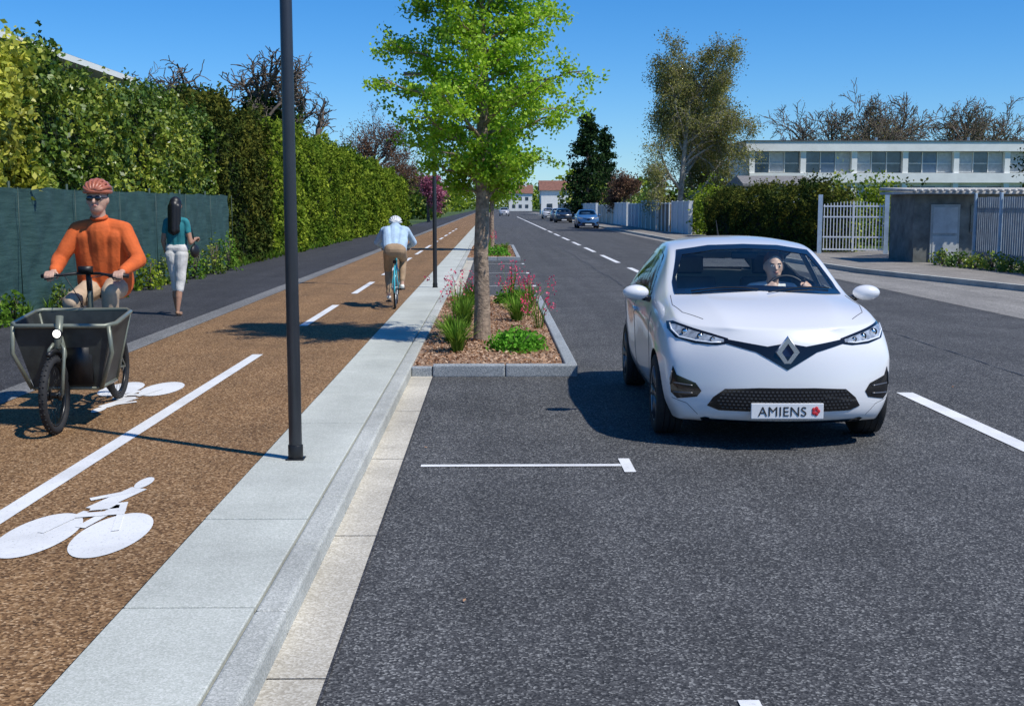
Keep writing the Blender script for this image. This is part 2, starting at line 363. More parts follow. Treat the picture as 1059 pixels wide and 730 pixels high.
# ---------------------------------------------------------------- trees
def grow(mb,p,d,L,r,lev,P,tips):
    n=P['seg']; pts=[p];rad=[r];dirs=[d]
    for i in range(n):
        d=(d+Vector((random.gauss(0,1),random.gauss(0,1),random.gauss(0,1)))*(P['wob'] if lev else P.get('wob0',P['wob']))+Vector((0,0,P['up'][min(lev,len(P['up'])-1)]))).normalized()
        p=p+d*L/n; pts.append(p); rad.append(max(P['rmin'],r*(1-(1-P['taper'])*(i+1)/n))); dirs.append(d)
    mb.tube(pts,rad,max(3,7-2*lev),0,False)
    if lev>=P['max']: tips.extend(pts[1:]); return
    k=P['kids'][lev]
    for j in range(k):
        t=P['tmin'][min(lev,len(P['tmin'])-1)]; t=t+(1-t)*(j+random.random())/k
        f=t*n; i=min(n-1,int(f)); q=pts[i].lerp(pts[i+1],f-i); dd=dirs[i+1]
        ax=Vector((random.gauss(0,1),random.gauss(0,1),random.gauss(0,1))); ax=(ax-dd*ax.dot(dd)).normalized()
        a=P['ang']*random.uniform(.7,1.25); cd=(dd*math.cos(a)+ax*math.sin(a)).normalized()
        grow(mb,q,cd,L*P['ratio'][min(lev,len(P['ratio'])-1)]*random.uniform(.7,1.15)*(1.15-.35*t),max(P['rmin'],rad[i]*.58),lev+1,P,tips)
    if lev>0 or P.get('ends'): tips.append(pts[-1])
def tree(name,loc,th,tr,P,bark,leaf=None,ls=.1,ln=3,spread=.15,asp=.6,extra=None,H=None):
    e=empty(name,loc); mb=MB(); tips=[]
    grow(mb,Vector((0,0,-.05)),Vector((0,0,1)),th,tr,0,P,tips)
    if H:
        zs=sorted(v[2] for v in mb.v); k=H/zs[int(len(zs)*.995)]
        mb.v=[(v[0]*k,v[1]*k,v[2]*k) for v in mb.v]; tips=[t*k for t in tips]
    mb.obj('trunk_and_limbs',M[bark],e,True)
    if leaf:
        T=np.array([tuple(t) for t in tips]); Q=np.repeat(T,ln,axis=0)+rng.normal(size=(len(T)*ln,3))*spread
        leaves('foliage',Q,ls,M[leaf],asp,parent=e)
    if extra: extra(e,mb,tips)
    return e
def street_tree(loc,seed,H=5.3):
    random.seed(seed); e=empty('street_tree',loc); mb=MB(); tips=[]
    lead=[(0,0,-.03),(0,0,.05),(.005,0,.5),(-.01,0,1.1),(.015,.01,1.8),(0,0,2.4),(.04,.02,3.2),(.0,.03,4.1),(.03,0,5.0),(.0,.0,5.35)]
    mb.tube(lead,[.135,.112,.098,.09,.085,.075,.052,.034,.016,.006],14)
    prof=[(1.85,.25),(2.1,.55),(2.4,.88),(2.8,1.15),(3.2,1.25),(3.6,1.15),(4.0,1.0),(4.4,.82),(4.9,.55),(5.3,.22),(5.6,.06)]
    pz=[a for a,b in prof]; pr=[b for a,b in prof]
    for i in range(70):
        f=(i+.5)/70; z0=1.72+f*3.4; az=i*2.399+random.uniform(-.3,.3)
        rise=random.uniform(.2,.7)*(.6+.4*f) if i>9 else random.uniform(.1,.4)
        R=float(np.interp(z0+rise,pz,pr))*random.choice([.6,.8,.95,1.0,1.08])
        d=Vector((math.cos(az),math.sin(az),0)); a=Vector((0,0,z0)); pts=[a]; n=6
        for k in range(1,n+1):
            t=k/n; pts.append(a+d*R*t+Vector((0,0,rise*t**.8))+Vector((random.gauss(0,.02),random.gauss(0,.02),random.gauss(0,.02))))
        r0=.028*(1-f*.6); mb.tube(pts,[r0*(1-.85*k/n)+.002 for k in range(n+1)],5,0,False)
        for k in range(12):
            t=random.uniform(.25,1); ff=t*n; ii=min(n-1,int(ff)); q=pts[ii].lerp(pts[ii+1],ff-ii)
            s=Vector((random.gauss(0,1),random.gauss(0,1),random.gauss(.2,.5))).normalized(); L=random.uniform(.16,.38)*(.6+.4*min(1,R))
            p2=q+(d*.5+s).normalized()*L; p1=(q+p2)/2+Vector((0,0,random.uniform(-.02,.03)))
            mb.tube([q,p1,p2],[.006,.004,.002],3,0,False); tips+= [p1.lerp(p2,u) for u in (0,.35,.7,1)]+[q.lerp(p1,.6)]
    mb.obj('trunk_and_limbs',M['bark'],e,True)
    T=np.array([tuple(t) for t in tips]); Q=np.repeat(T,13,axis=0)+rng.normal(size=(len(T)*13,3))*np.array([.06,.06,.045])
    leaves('foliage',Q,.048,M['lime'],.75,(0,0,1),.5,e)
    return e
street_tree((-.14,15.0,.1),3); street_tree((-.05,46.0,.1),5)
random.seed(11)
BARE=dict(seg=4,wob=.16,up=[.02,.06,.05,.03,0],taper=.45,rmin=.012,max=4,kids=[7,6,5,4],tmin=[.45,.3,.2,.2],ang=.75,ratio=[.75,.62,.6,.6])
def ivy(e,mb,tips):
    P=[]
    for v in mb.v:
        if random.random()<.9 and v[2]<7.0 and abs(v[0])+abs(v[1])<2.4: 
            for k in range(12): P.append((v[0]+random.gauss(0,.28),v[1]+random.gauss(0,.28),v[2]+random.gauss(0,.25)))
    leaves('ivy',np.array(P[:9000]),.17,M['ivy'],.8,parent=e)
KN=dict(seg=5,wob=.28,up=[.0,.12,.08,.05,0],taper=.6,rmin=.018,max=4,kids=[6,5,5,4],tmin=[.5,.4,.3,.2],ang=.8,ratio=[.6,.6,.6,.6])
tree('ivy_clad_tree',(-14.0,60,.08),5.4,.4,KN,'barkgrey',extra=ivy,H=8.6)
tree('ivy_clad_tree',(-12.0,62,.08),5.0,.36,KN,'barkgrey',extra=ivy,H=9.2)
tree('ivy_clad_tree',(-10.4,75,.08),6.6,.42,KN,'barkgrey',extra=ivy,H=10.8)
tree('bare_tree',(-17.5,66,.08),5,.3,BARE,'barkgrey',H=9)
tree('budding_tree',(-9.3,92,.08),4.2,.28,dict(BARE,kids=[6,6,5,3]),'barkgrey','red',.14,2,.2,H=9.0)
tree('budding_tree',(-8.5,118,.08),4.0,.25,dict(BARE,kids=[6,6,5,3]),'barkgrey','red',.16,3,.2,H=7)
tree('cherry_tree',(-6.6,125,.08),2.4,.15,dict(BARE,max=3,kids=[6,6,5],up=[0,.0,.0]),'barkgrey','blossom',.22,9,.22,H=4.6)
BIR=dict(seg=5,wob=.12,wob0=.03,up=[.05,.05,-.08,-.25,-.3],taper=.35,rmin=.012,max=4,kids=[15,7,5,3],tmin=[.16,.25,.2,.2],ang=.8,ratio=[.44,.5,.6,.7])
tree('birch_tree',(12.9,84,.1),11.2,.26,BIR,'barkbirch','olive',.15,5,.26,.5,H=12.8)
tree('birch_tree',(14.6,89,.1),9.6,.22,BIR,'barkbirch','olive',.15,5,.26,.5,H=11.6)
for (x,y,h) in [(38.0,128,12.8),(44.0,132,13.6),(49.0,130,13.0),(35.0,134,12.4),(53,134,12)]: tree('bare_tree',(x,y,.1),5.2,.3,dict(BARE,kids=[9,6,5,4],rmin=.022,tmin=[.3,.3,.2,.2]),'barkgrey','olive',.10,1,.25,H=h)
def conifer(name,loc,H,R,n,size,mat='darkg'):
    e=empty(name,loc); mb=MB(); mb.tube([(0,0,0),(0,0,H*.5),(0,0,H)],[.25,.15,.03],7); P=[]
    for i in range(int(H*12)):
        z=H*(.06+.92*random.random()); rr=R*min(1,(1.05-z/H)*1.6)**.8*random.uniform(.6,1.1)+.15; a=random.uniform(0,6.28)
        q=Vector((rr*math.cos(a),rr*math.sin(a),z-.12*rr)); mb.tube([(0,0,z),q],[.05,.01],3)
        for k in range(n):
            t=random.uniform(.25,1.05); P.append((q.x*t+random.gauss(0,.26),q.y*t+random.gauss(0,.26),z-.12*rr*t+random.gauss(0,.2)))
    mb.obj('trunk_and_limbs',M['barkgrey'],e,True); leaves('foliage',np.array(P),size,M[mat],.5,parent=e)
conifer('conifer_tree',(11.6,150,.1),13.0,2.6,50,.45); conifer('conifer_tree',(14.4,158,.1),12.0,2.2,40,.45)
conifer('conifer_tree',(26.6,58,.1),6.0,1.7,50,.2,'thuja')
conifer('conifer_tree',(-13.5,47,.08),5.4,1.9,50,.2,'thuja')
tree('budding_tree',(11.6,112,.1),2.4,.18,dict(BARE,max=3,kids=[7,6,5]),'barkgrey','red',.2,6,.25,H=4.6)
# distant trees
P=[]
for i in range(60):
    x=random.uniform(-110,160); y=random.uniform(230,420)
    if -9<x<12: x=x+ (24 if x>0 else -20)
    h=random.uniform(4,9) if x<60 else random.uniform(5,8); r=random.uniform(3,7); n=400
    u=rng.normal(size=(n,3)); u/=np.linalg.norm(u,axis=1)[:,None]; P.append(u*rng.uniform(.6,1.05,n)[:,None]*np.array([r,r,h*.55])+np.array([x,y,h*.5]))
for i in range(16):
    x=-34+i*4.5+random.uniform(-2,2); y=random.uniform(560,640); h=random.uniform(7,13); r=random.uniform(5,8); n=400
    u=rng.normal(size=(n,3)); u/=np.linalg.norm(u,axis=1)[:,None]; P.append(u*rng.uniform(.5,1.05,n)[:,None]*np.array([r,r,h*.55])+np.array([x,y,h*.5]))
leaves('distant_trees',np.concatenate(P),1.1,M['privet'],.8)
P=[]
for i in range(30):
    x=random.choice([random.uniform(-40,-8),random.uniform(-13,-7.5),random.uniform(12,30)]); y=random.uniform(150,260); h=random.uniform(3.5,6.5); r=random.uniform(1.5,3.0); n=350
    u=rng.normal(size=(n,3)); u/=np.linalg.norm(u,axis=1)[:,None]; P.append(u*rng.uniform(.6,1.05,n)[:,None]*np.array([r,r,h*.5])+np.array([x,y,h*.5]))
leaves('distant_trees',np.concatenate(P),.6,M['laurel'],.8)
# ---------------------------------------------------------------- hedges
def hedge(name,x,y0,y1,z0,hf,depth,mat,dens,ls,face=1,core=True,amp=.28,zb=.1,f=.9,asp=.62,ends=True,sprig=1.0):
    e=empty(name); ymid=lambda n:rng.uniform(y0,y1,n)
    hm=float(np.mean(hf(np.linspace(y0,y1,30)))); n=int(dens*(y1-y0)*(hm-z0)); yy=ymid(n); hh=hf(yy); t=rng.uniform(0,1,n); zz=z0+t*(hh-z0)
    b=bumpf(yy,zz,f,3)+.5*bumpf(yy*2.7,zz*2.4,f,11)
    xx=x+face*(b*amp-np.abs(rng.normal(0,.13,n)) - np.clip(zz-hh+.5,0,1)*.5)
    A=leafverts(np.c_[xx,yy,zz],ls,asp,(face,0,.6),.7)
    n2=int(dens*(y1-y0)*depth*.7); y2=ymid(n2); x2=x-face*rng.uniform(0,depth,n2); z2=hf(y2)+bumpf(y2*1.4,x2*2,1.5,9)*.22+rng.normal(0,.09,n2)
    B=leafverts(np.c_[x2,y2,z2],ls,asp,(0,0,1),.7); V=[A,B]
    ns=int((y1-y0)*6*sprig)
    for i in range(ns):
        ys_=random.uniform(y0,y1); top=random.random()<.6; k=14
        if top: b0=np.array([x-face*random.uniform(.1,.7),ys_,float(hf(np.array([ys_]))[0])-.05]); dv=np.array([random.gauss(0,.25),random.gauss(0,.25),1.0])
        else: b0=np.array([x+face*.12,ys_,random.uniform(max(z0,1.5),hm-.4)]); dv=np.array([face*.7,random.gauss(0,.5),.6])
        L=random.uniform(.2,.6); tt=rng.uniform(0,1,k)[:,None]; V.append(leafverts(b0+dv*L*tt+rng.normal(0,.035,(k,3)),ls*.9,asp))
    if ends:
        for ye,sg in ((y0,-1),(y1,1)):
            n3=int(dens*depth*(hm-z0)); x3=x-face*rng.uniform(-.1,depth,n3); z3=rng.uniform(z0,float(hf(np.array([ye]))[0]),n3)
            V.append(leafverts(np.c_[x3,ye+sg*(bumpf(x3*2,z3,1,2)*.2-np.abs(rng.normal(0,.1,n3))),z3],ls,asp,(0,sg,.4),.7))
    raw('foliage',np.concatenate(V),4,M[mat],parent=e)
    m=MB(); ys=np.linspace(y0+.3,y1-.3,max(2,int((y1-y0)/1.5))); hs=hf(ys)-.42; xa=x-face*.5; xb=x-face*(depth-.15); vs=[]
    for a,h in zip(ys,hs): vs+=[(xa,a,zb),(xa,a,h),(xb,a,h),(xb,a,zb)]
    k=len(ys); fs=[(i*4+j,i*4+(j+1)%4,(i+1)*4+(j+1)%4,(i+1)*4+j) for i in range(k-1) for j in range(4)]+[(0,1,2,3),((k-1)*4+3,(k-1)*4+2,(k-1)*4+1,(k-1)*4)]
    m.add(vs,fs); m.obj('dark_core',M['core'],e); return e  # solid filler core; its dark colour stands in for shade between the leaves
sn=lambda y,a,f,p:a*np.sin(y*f+p)
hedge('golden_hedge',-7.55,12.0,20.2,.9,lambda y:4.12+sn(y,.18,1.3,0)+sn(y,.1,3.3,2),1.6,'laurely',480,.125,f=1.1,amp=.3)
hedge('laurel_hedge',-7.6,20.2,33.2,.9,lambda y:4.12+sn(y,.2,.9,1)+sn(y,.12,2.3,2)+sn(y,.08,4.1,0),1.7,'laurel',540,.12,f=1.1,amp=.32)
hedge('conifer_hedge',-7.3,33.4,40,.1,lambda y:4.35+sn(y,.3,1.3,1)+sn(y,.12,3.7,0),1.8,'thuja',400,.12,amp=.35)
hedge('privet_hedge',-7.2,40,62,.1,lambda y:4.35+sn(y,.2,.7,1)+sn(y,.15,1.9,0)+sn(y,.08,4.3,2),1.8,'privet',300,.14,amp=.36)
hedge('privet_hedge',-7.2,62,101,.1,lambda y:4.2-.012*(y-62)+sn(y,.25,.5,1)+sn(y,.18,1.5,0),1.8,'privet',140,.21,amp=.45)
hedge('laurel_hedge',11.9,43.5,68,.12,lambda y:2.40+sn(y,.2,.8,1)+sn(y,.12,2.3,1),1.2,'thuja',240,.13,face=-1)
shrub('garden_shrub',16.0,51,1.3,1.3,3.0,2600,.17,'privet'); shrub('garden_shrub',12.7,71,1.3,1.5,3.4,1500,.2,'privet')
shrub('garden_shrub',12.9,44.8,.9,.8,2.9,1500,.16,'laurel')
shrub('garden_shrub',18.0,52,1.2,1.2,2.6,1600,.17,'thuja'); shrub('garden_shrub',19.5,60,2.0,1.6,3.0,2000,.19,'laurel')
for (y,s) in [(16.9,.55),(17.6,.45),(19.5,.45),(24.5,.7),(26.3,.85),(28.2,.8),(30.2,.9),(31.8,1.0),(22.4,.4)]:
    shrub('roadside_weed',-6.95,y,.22*s+.12,.5*s,1.0*s,int(520*s),.075,random.choice(['privet','blade','laurel']),.1)
for y in np.arange(12,60,.55):
    tuft('grass_tuft',-7.05+random.uniform(-.1,.05),float(y),24,random.uniform(.1,.3),.15,z=.09)
for y in np.arange(24,34,.9):
    kx=float(np.interp(y,[20,29,35.5,36],[13.3,13.4,12.6,12.6])); shrub('verge_bush',kx-.15,float(y),.35,.5,random.uniform(.3,.8),260,.1,'laurel',.12)
# green privacy fence
e=empty('green_fence'); m=MB(); ny=300; ys=np.linspace(6,33.3,ny); nz=16; zs=np.linspace(.14,2.08,nz)
vs=[]
for yv in ys:
    for k,zv in enumerate(zs):
        sag=.04*abs(math.sin(yv*math.pi/2.5)); vs.append((-7.22+.035*float(bumpf(yv*2.4,zv*1.9,1.3,4))+.014*math.sin(yv*9+zv*3), yv, zv-sag*(k/(nz-1))))
m.add(vs,[(i*nz+j,(i+1)*nz+j,(i+1)*nz+j+1,i*nz+j+1) for i in range(ny-1) for j in range(nz-1)])
def meshfab():
    mt,nt,b=_mat('privacy_mesh'); tc=nt.nodes.new('ShaderNodeTexCoord').outputs['Object']
    mp=nt.nodes.new('ShaderNodeMapping'); mp.inputs['Scale'].default_value=(1,.6,9); nt.links.new(tc,mp.inputs[0])
    c=ramp(nt,noise(nt,mp.outputs[0],3,4,.7),[(.3,(.012,.048,.043)),(.7,(.05,.112,.100))])
    nt.links.new(c,b.inputs['Base Color']); b.inputs['Roughness'].default_value=.7
    bumpn(nt,b,noise(nt,mp.outputs[0],14,2),.5,.02); return mt
m.obj('mesh_screen',meshfab(),e,True)
m=MB()
for yv in np.arange(6,33.6,2.5): m.tube([(-7.30,yv,0),(-7.30,yv,2.15)],.025,8); m.tube([(-7.165,yv,.14),(-7.165,yv,2.06)],.008,5)
for zz in (.3,1.1,2.05): m.tube([(-7.285,6,zz),(-7.285,33.3,zz)],.004,5)
m.obj('fence_posts',pm('post_green',(.02,.05,.04),.5),e,True)
# ---------------------------------------------------------------- street lamps
def lamp(x,y):
    e=empty('street_lamp',(x,y,.1)); m=MB()
    m.tube([(0,0,.0),(0,0,2.2),(0,0,4.2)],[.044,.041,.037],20,0); m.box(-.06,.06,-.06,.06,.003,.012,1)
    m.tube([(0,0,.01),(0,0,.10)],[.050,.050],20,1); m.tube([(0,0,4.15),(0,0,4.26),(-.1,0,4.32),(-.2,0,4.33)],[.03,.03,.028,.025],12,0)
    m.box(-.6,-.18,-.10,.10,4.30,4.36,0); m.box(-.55,-.23,-.08,.08,4.292,4.299,2)
    o=m.obj('pole_and_lantern',[M['pole'],M['dark'],M['white']],e,False,bevel=.002)
    for p in o.data.polygons: p.use_smooth=len(p.vertices)==4 and abs(p.normal.z)<.5 and p.material_index<2
lamp(-1.32,7.95); lamp(-1.2,25.0)
# ---------------------------------------------------------------- buildings
wd=pm('window_glass_dark',(.06,.09,.12),.12,var=.3,scale=1.0,spec=.8); bl=pm('blind',(.50,.52,.52),.7,var=.1)
blg=pm('blue_grey_panel',(.18,.24,.30),.5,var=.1)
roofm=pm('roof_felt',(.10,.10,.105),.8,var=.2)
e=empty('white_building',(18.9,89,0))
m=MB(); W=30
m.box(0,W,0.35,9,0,5.65,0); m.box(-.5,W+.5,-.30,9.5,5.72,6.42,1); m.box(-.6,W+.6,-.37,9.6,6.423,6.50,2)
m.box(-.2,W,-.25,.34,3.45,4.15,1)
nb=8
for i in range(nb+1): m.box(i*3.75-.2,i*3.75+.2,-.1,.33,4.153,5.717,1); m.box(i*3.75-.2,i*3.75+.2,-.1,.33,0,3.447,1)
m.obj('walls',[M['white'],M['white'],roofm],e,bevel=.01)
m=MB()
for i in range(nb):
    a=i*3.75+.22; 
    for k in range(3):
        x0=a+k*1.11; mi=[0,1,0,2,1,0,0,2,1][(i*2+k)%9]
        m.box(x0+.03,x0+1.06,.27,.32,4.20,5.68,mi); m.box(x0+.03,x0+1.06,.27,.32,1.0,3.2,[0,2,1][(i+k)%3])
        m.box(x0-.02,x0+.028,.2,.34,4.2,5.68,3); m.box(x0+.03,x0+1.06,.22,.268,4.85,4.89,3)
        if mi==1:
            for q in range(9): m.box(x0+.04,x0+1.05,.24,.262,4.24+q*.07,4.29+q*.07,1)
m.obj('windows',[wd,bl,blg,M['white']],e)
m=MB()
for i in range(4): m.tube([(3+i*7,3,6.5),(3+i*7,3,6.9)],.1,8)
m.obj('roof_vents',M['metal'],e)
e=empty('garage',(15.8,76,0)); m=MB(); m.box(0,4.2,0,5,0,3.0,0); prism(m,[(-.25,-.3),(4.45,-.3),(4.45,5.3),(-.25,5.3)],3.003,3.15,1)
m.add([(-.25,-.3,3.153),(4.45,-.3,3.153),(4.45,5.3,3.153),(-.25,5.3,3.153),(-.1,2.5,3.7),(4.3,2.5,3.7)],[(0,1,5,4),(2,3,4,5),(1,2,5),(3,0,4)],1)
m.box(.6,3.4,-.04,-.003,.1,2.3,2); m.obj('walls_and_roof',[pm('rendered_wall',(.36,.34,.31),.8),pm('grey_tiles',(.22,.21,.20),.8,var=.2,scale=8),bl],e)
# shed near the right edge
e=empty('garden_shed',(12.75,35.6,.1)); m=MB()
dw=pm('grey_render',(.17,.18,.165),.85,var=.25,scale=2,bump=.4)
m.box(-.35,5.2,0,2.2,0,2.02,0); m.obj('walls',dw,e)
m=MB()
prism(m,[(-.6,-.6),(5.6,-.6),(5.6,2.5),(-.6,2.5)],2.023,2.10,0)
for i in range(32): m.tube([(-.58+i*.195,-.65,2.12),(-.58+i*.195,2.5,2.20)],.05,6)
m.obj('corrugated_roof',pm('fibre_cement',(.52,.50,.46),.85,var=.2,scale=5),e,True)
m=MB(); m.box(.12,.98,-.05,-.004,.0,1.72,0); m.box(.19,.91,-.065,-.052,.08,.8,1); m.box(.19,.91,-.065,-.052,.88,1.64,1); m.tube([(.84,-.07,.85),(.84,-.11,.85),(.76,-.11,.85)],.012,6,2)
m.obj('door',[pm('door_frame',(.42,.45,.44),.6),pm('door_panel',(.55,.58,.57),.6,var=.10,scale=3),M['metal']],e,bevel=.004)
m=MB(); m.box(1.3,1.85,-.05,-.003,.9,1.7,0); m.obj('window',wd,e)
def slatfence(name,a,b,h,mat,z=.12,pitch=.13,w=.09,postevery=2.0,pmat=None,gap=.1):
    e=empty(name); a=Vector(a);b=Vector(b);L=(b-a).length;d=(b-a)/L; ang=math.atan2(d.y,d.x)
    T=Matrix.Translation((a.x,a.y,z))@Matrix.Rotation(ang,4,'Z'); m=MB(); n=int(L/pitch)
    for i in range(n): m.box(i*pitch,i*pitch+w,-.01,.01,gap,h+random.uniform(-.01,.01),0,T)
    m.box(0,L,.012,.05,.3,.37,0,T); m.box(0,L,.012,.05,h-.35,h-.28,0,T); m.obj('slats',mat,e)
    m=MB(); k=0
    while k<=L+.01: m.box(k-.06,k+.06,-.08,-.012,0,h+.12,0,T); k+=postevery
    m.obj('posts',pmat or mat,e,bevel=.01)
bg=pm('blue_grey_paint',(.26,.34,.42),.6,var=.15,scale=3); bgl=pm('pale_blue_paint',(.45,.56,.65),.6,var=.1)
gs=pm('grey_slats',(.30,.33,.35),.7,var=.15)
slatfence('slat_fence',(14.0,35.0),(13.3,20),1.9,gs,pitch=.16,w=.11,pmat=bgl)
slatfence('slat_fence',(12.9,39.0),(14.6,41.0),1.95,bg,pitch=.15,w=.10,pmat=bgl)
e=empty('white_gate',(11.55,42.6,.12)); m=MB(); Lg=2.1; T=Matrix.Rotation(-.28,4,'Z')
for i in range(19): m.box(.08+i*.11,.110+i*.11,-.015,.015,.1,1.72+.1*math.sin(i/18*math.pi),0,T)
for zz in (.12,.55,1.25,1.62): m.box(.06,Lg,-.022,.022,zz,zz+.05,0,T)
m.box(1.05,1.12,-.03,.03,.08,1.8,0,T)
m.box(-.12,.03,-.08,.08,0,2.05,1,T); m.box(Lg+.02,Lg+.17,-.08,.08,0,2.05,1,T)
m.obj('bars_and_posts',[pm('white_metal',(.82,.83,.83),.4,var=.03),bgl],e)
tan=pm('tan_wall',(.45,.41,.34),.8,var=.12,scale=1); wf=pm('white_panel',(.66,.68,.70),.7,var=.06); brn=pm('brown_panel',(.20,.14,.10),.7,var=.15)
pats=[(71,78,2.0,wf),(78.4,84,1.9,brn),(84.3,93,2.1,tan),(93.4,101,1.9,bg),(101.4,113,2.0,wf),(113.4,128,1.8,tan),(128.5,150,2.0,wf),(151,190,2.0,tan)]
for (a,b,h,mt) in pats:
    e=empty('garden_wall'); m=MB(); x=11.5-.01*(a-71)
    m.box(x,x+.18,a,b,.1,h,0); m.box(x-.03,x+.21,a,b,h+.003,h+.07,1)
    k=a
    while k<=b: m.box(x-.06,x-.003,k,k+.3,.1,h+.1,1); k+=(b-a)/3-.11
    m.obj('panels',[mt,M['white']],e)
for y in (78,90,99,110,122,136): shrub('garden_shrub',13.0,y,1.2,1.6,random.uniform(2.4,3.2),700,.25,random.choice(['privet','thuja','laurel']))
# left house behind hedge
e=empty('white_house',(-9.6,20.5,.08)); m=MB(); m.box(-9,-.9,.3,11.6,0,4.93,3); m.box(-9.4,0,0,12.9,4.96,5.10,0); m.box(-9.3,-.1,.1,12.8,5.103,5.14,1)
for i in range(3): m.box(-.897,-.86,1.5+i*3.6,3.2+i*3.6,2.9,4.2,2)
m.obj('walls_and_roof',[M['white'],roofm,wd,pm('grey_render_house',(.30,.29,.27),.85)],e)
tile=pm('clay_tiles',(.22,.10,.07),.8,var=.2,scale=3)
def house(x,y,w,d,h,rh,wm,rm):
    e=empty('distant_house',(x,y,0)); m=MB(); m.box(0,w,0,d,0,h,0)
    m.add([(-.4,-.4,h+.003),(w+.4,-.4,h+.003),(w+.4,d+.4,h+.003),(-.4,d+.4,h+.003),(-.4,d/2,h+rh),(w+.4,d/2,h+rh)],[(0,1,5,4),(2,3,4,5),(1,2,5),(3,0,4)],1)
    for i in range(3):
        for zz in ((1,2.2),(3.6,4.8)):
            if zz[1]<h: m.box(w*(.14+i*.28),w*(.14+i*.28)+1.1,-.05,-.003,zz[0],zz[1],2); m.box(-.05,-.003,d*(.14+i*.28),d*(.14+i*.28)+1,zz[0],zz[1],2)
    m.box(w*.7,w*.7+.7,d*.4,d*.4+.6,h+.3,h+rh+1,0); m.obj('walls_and_roof',[wm,rm,wd],e)
house(9.5,240,8,8,4.8,2.0,M['white'],tile); house(15.0,200,8,7,3.4,1.6,tan,roofm); house(-24,300,9,8,5,2.4,M['white'],tile); house(22,300,10,8,5.5,3,M['white'],roofm); house(5.5,420,8,8,6,3,M['white'],tile)
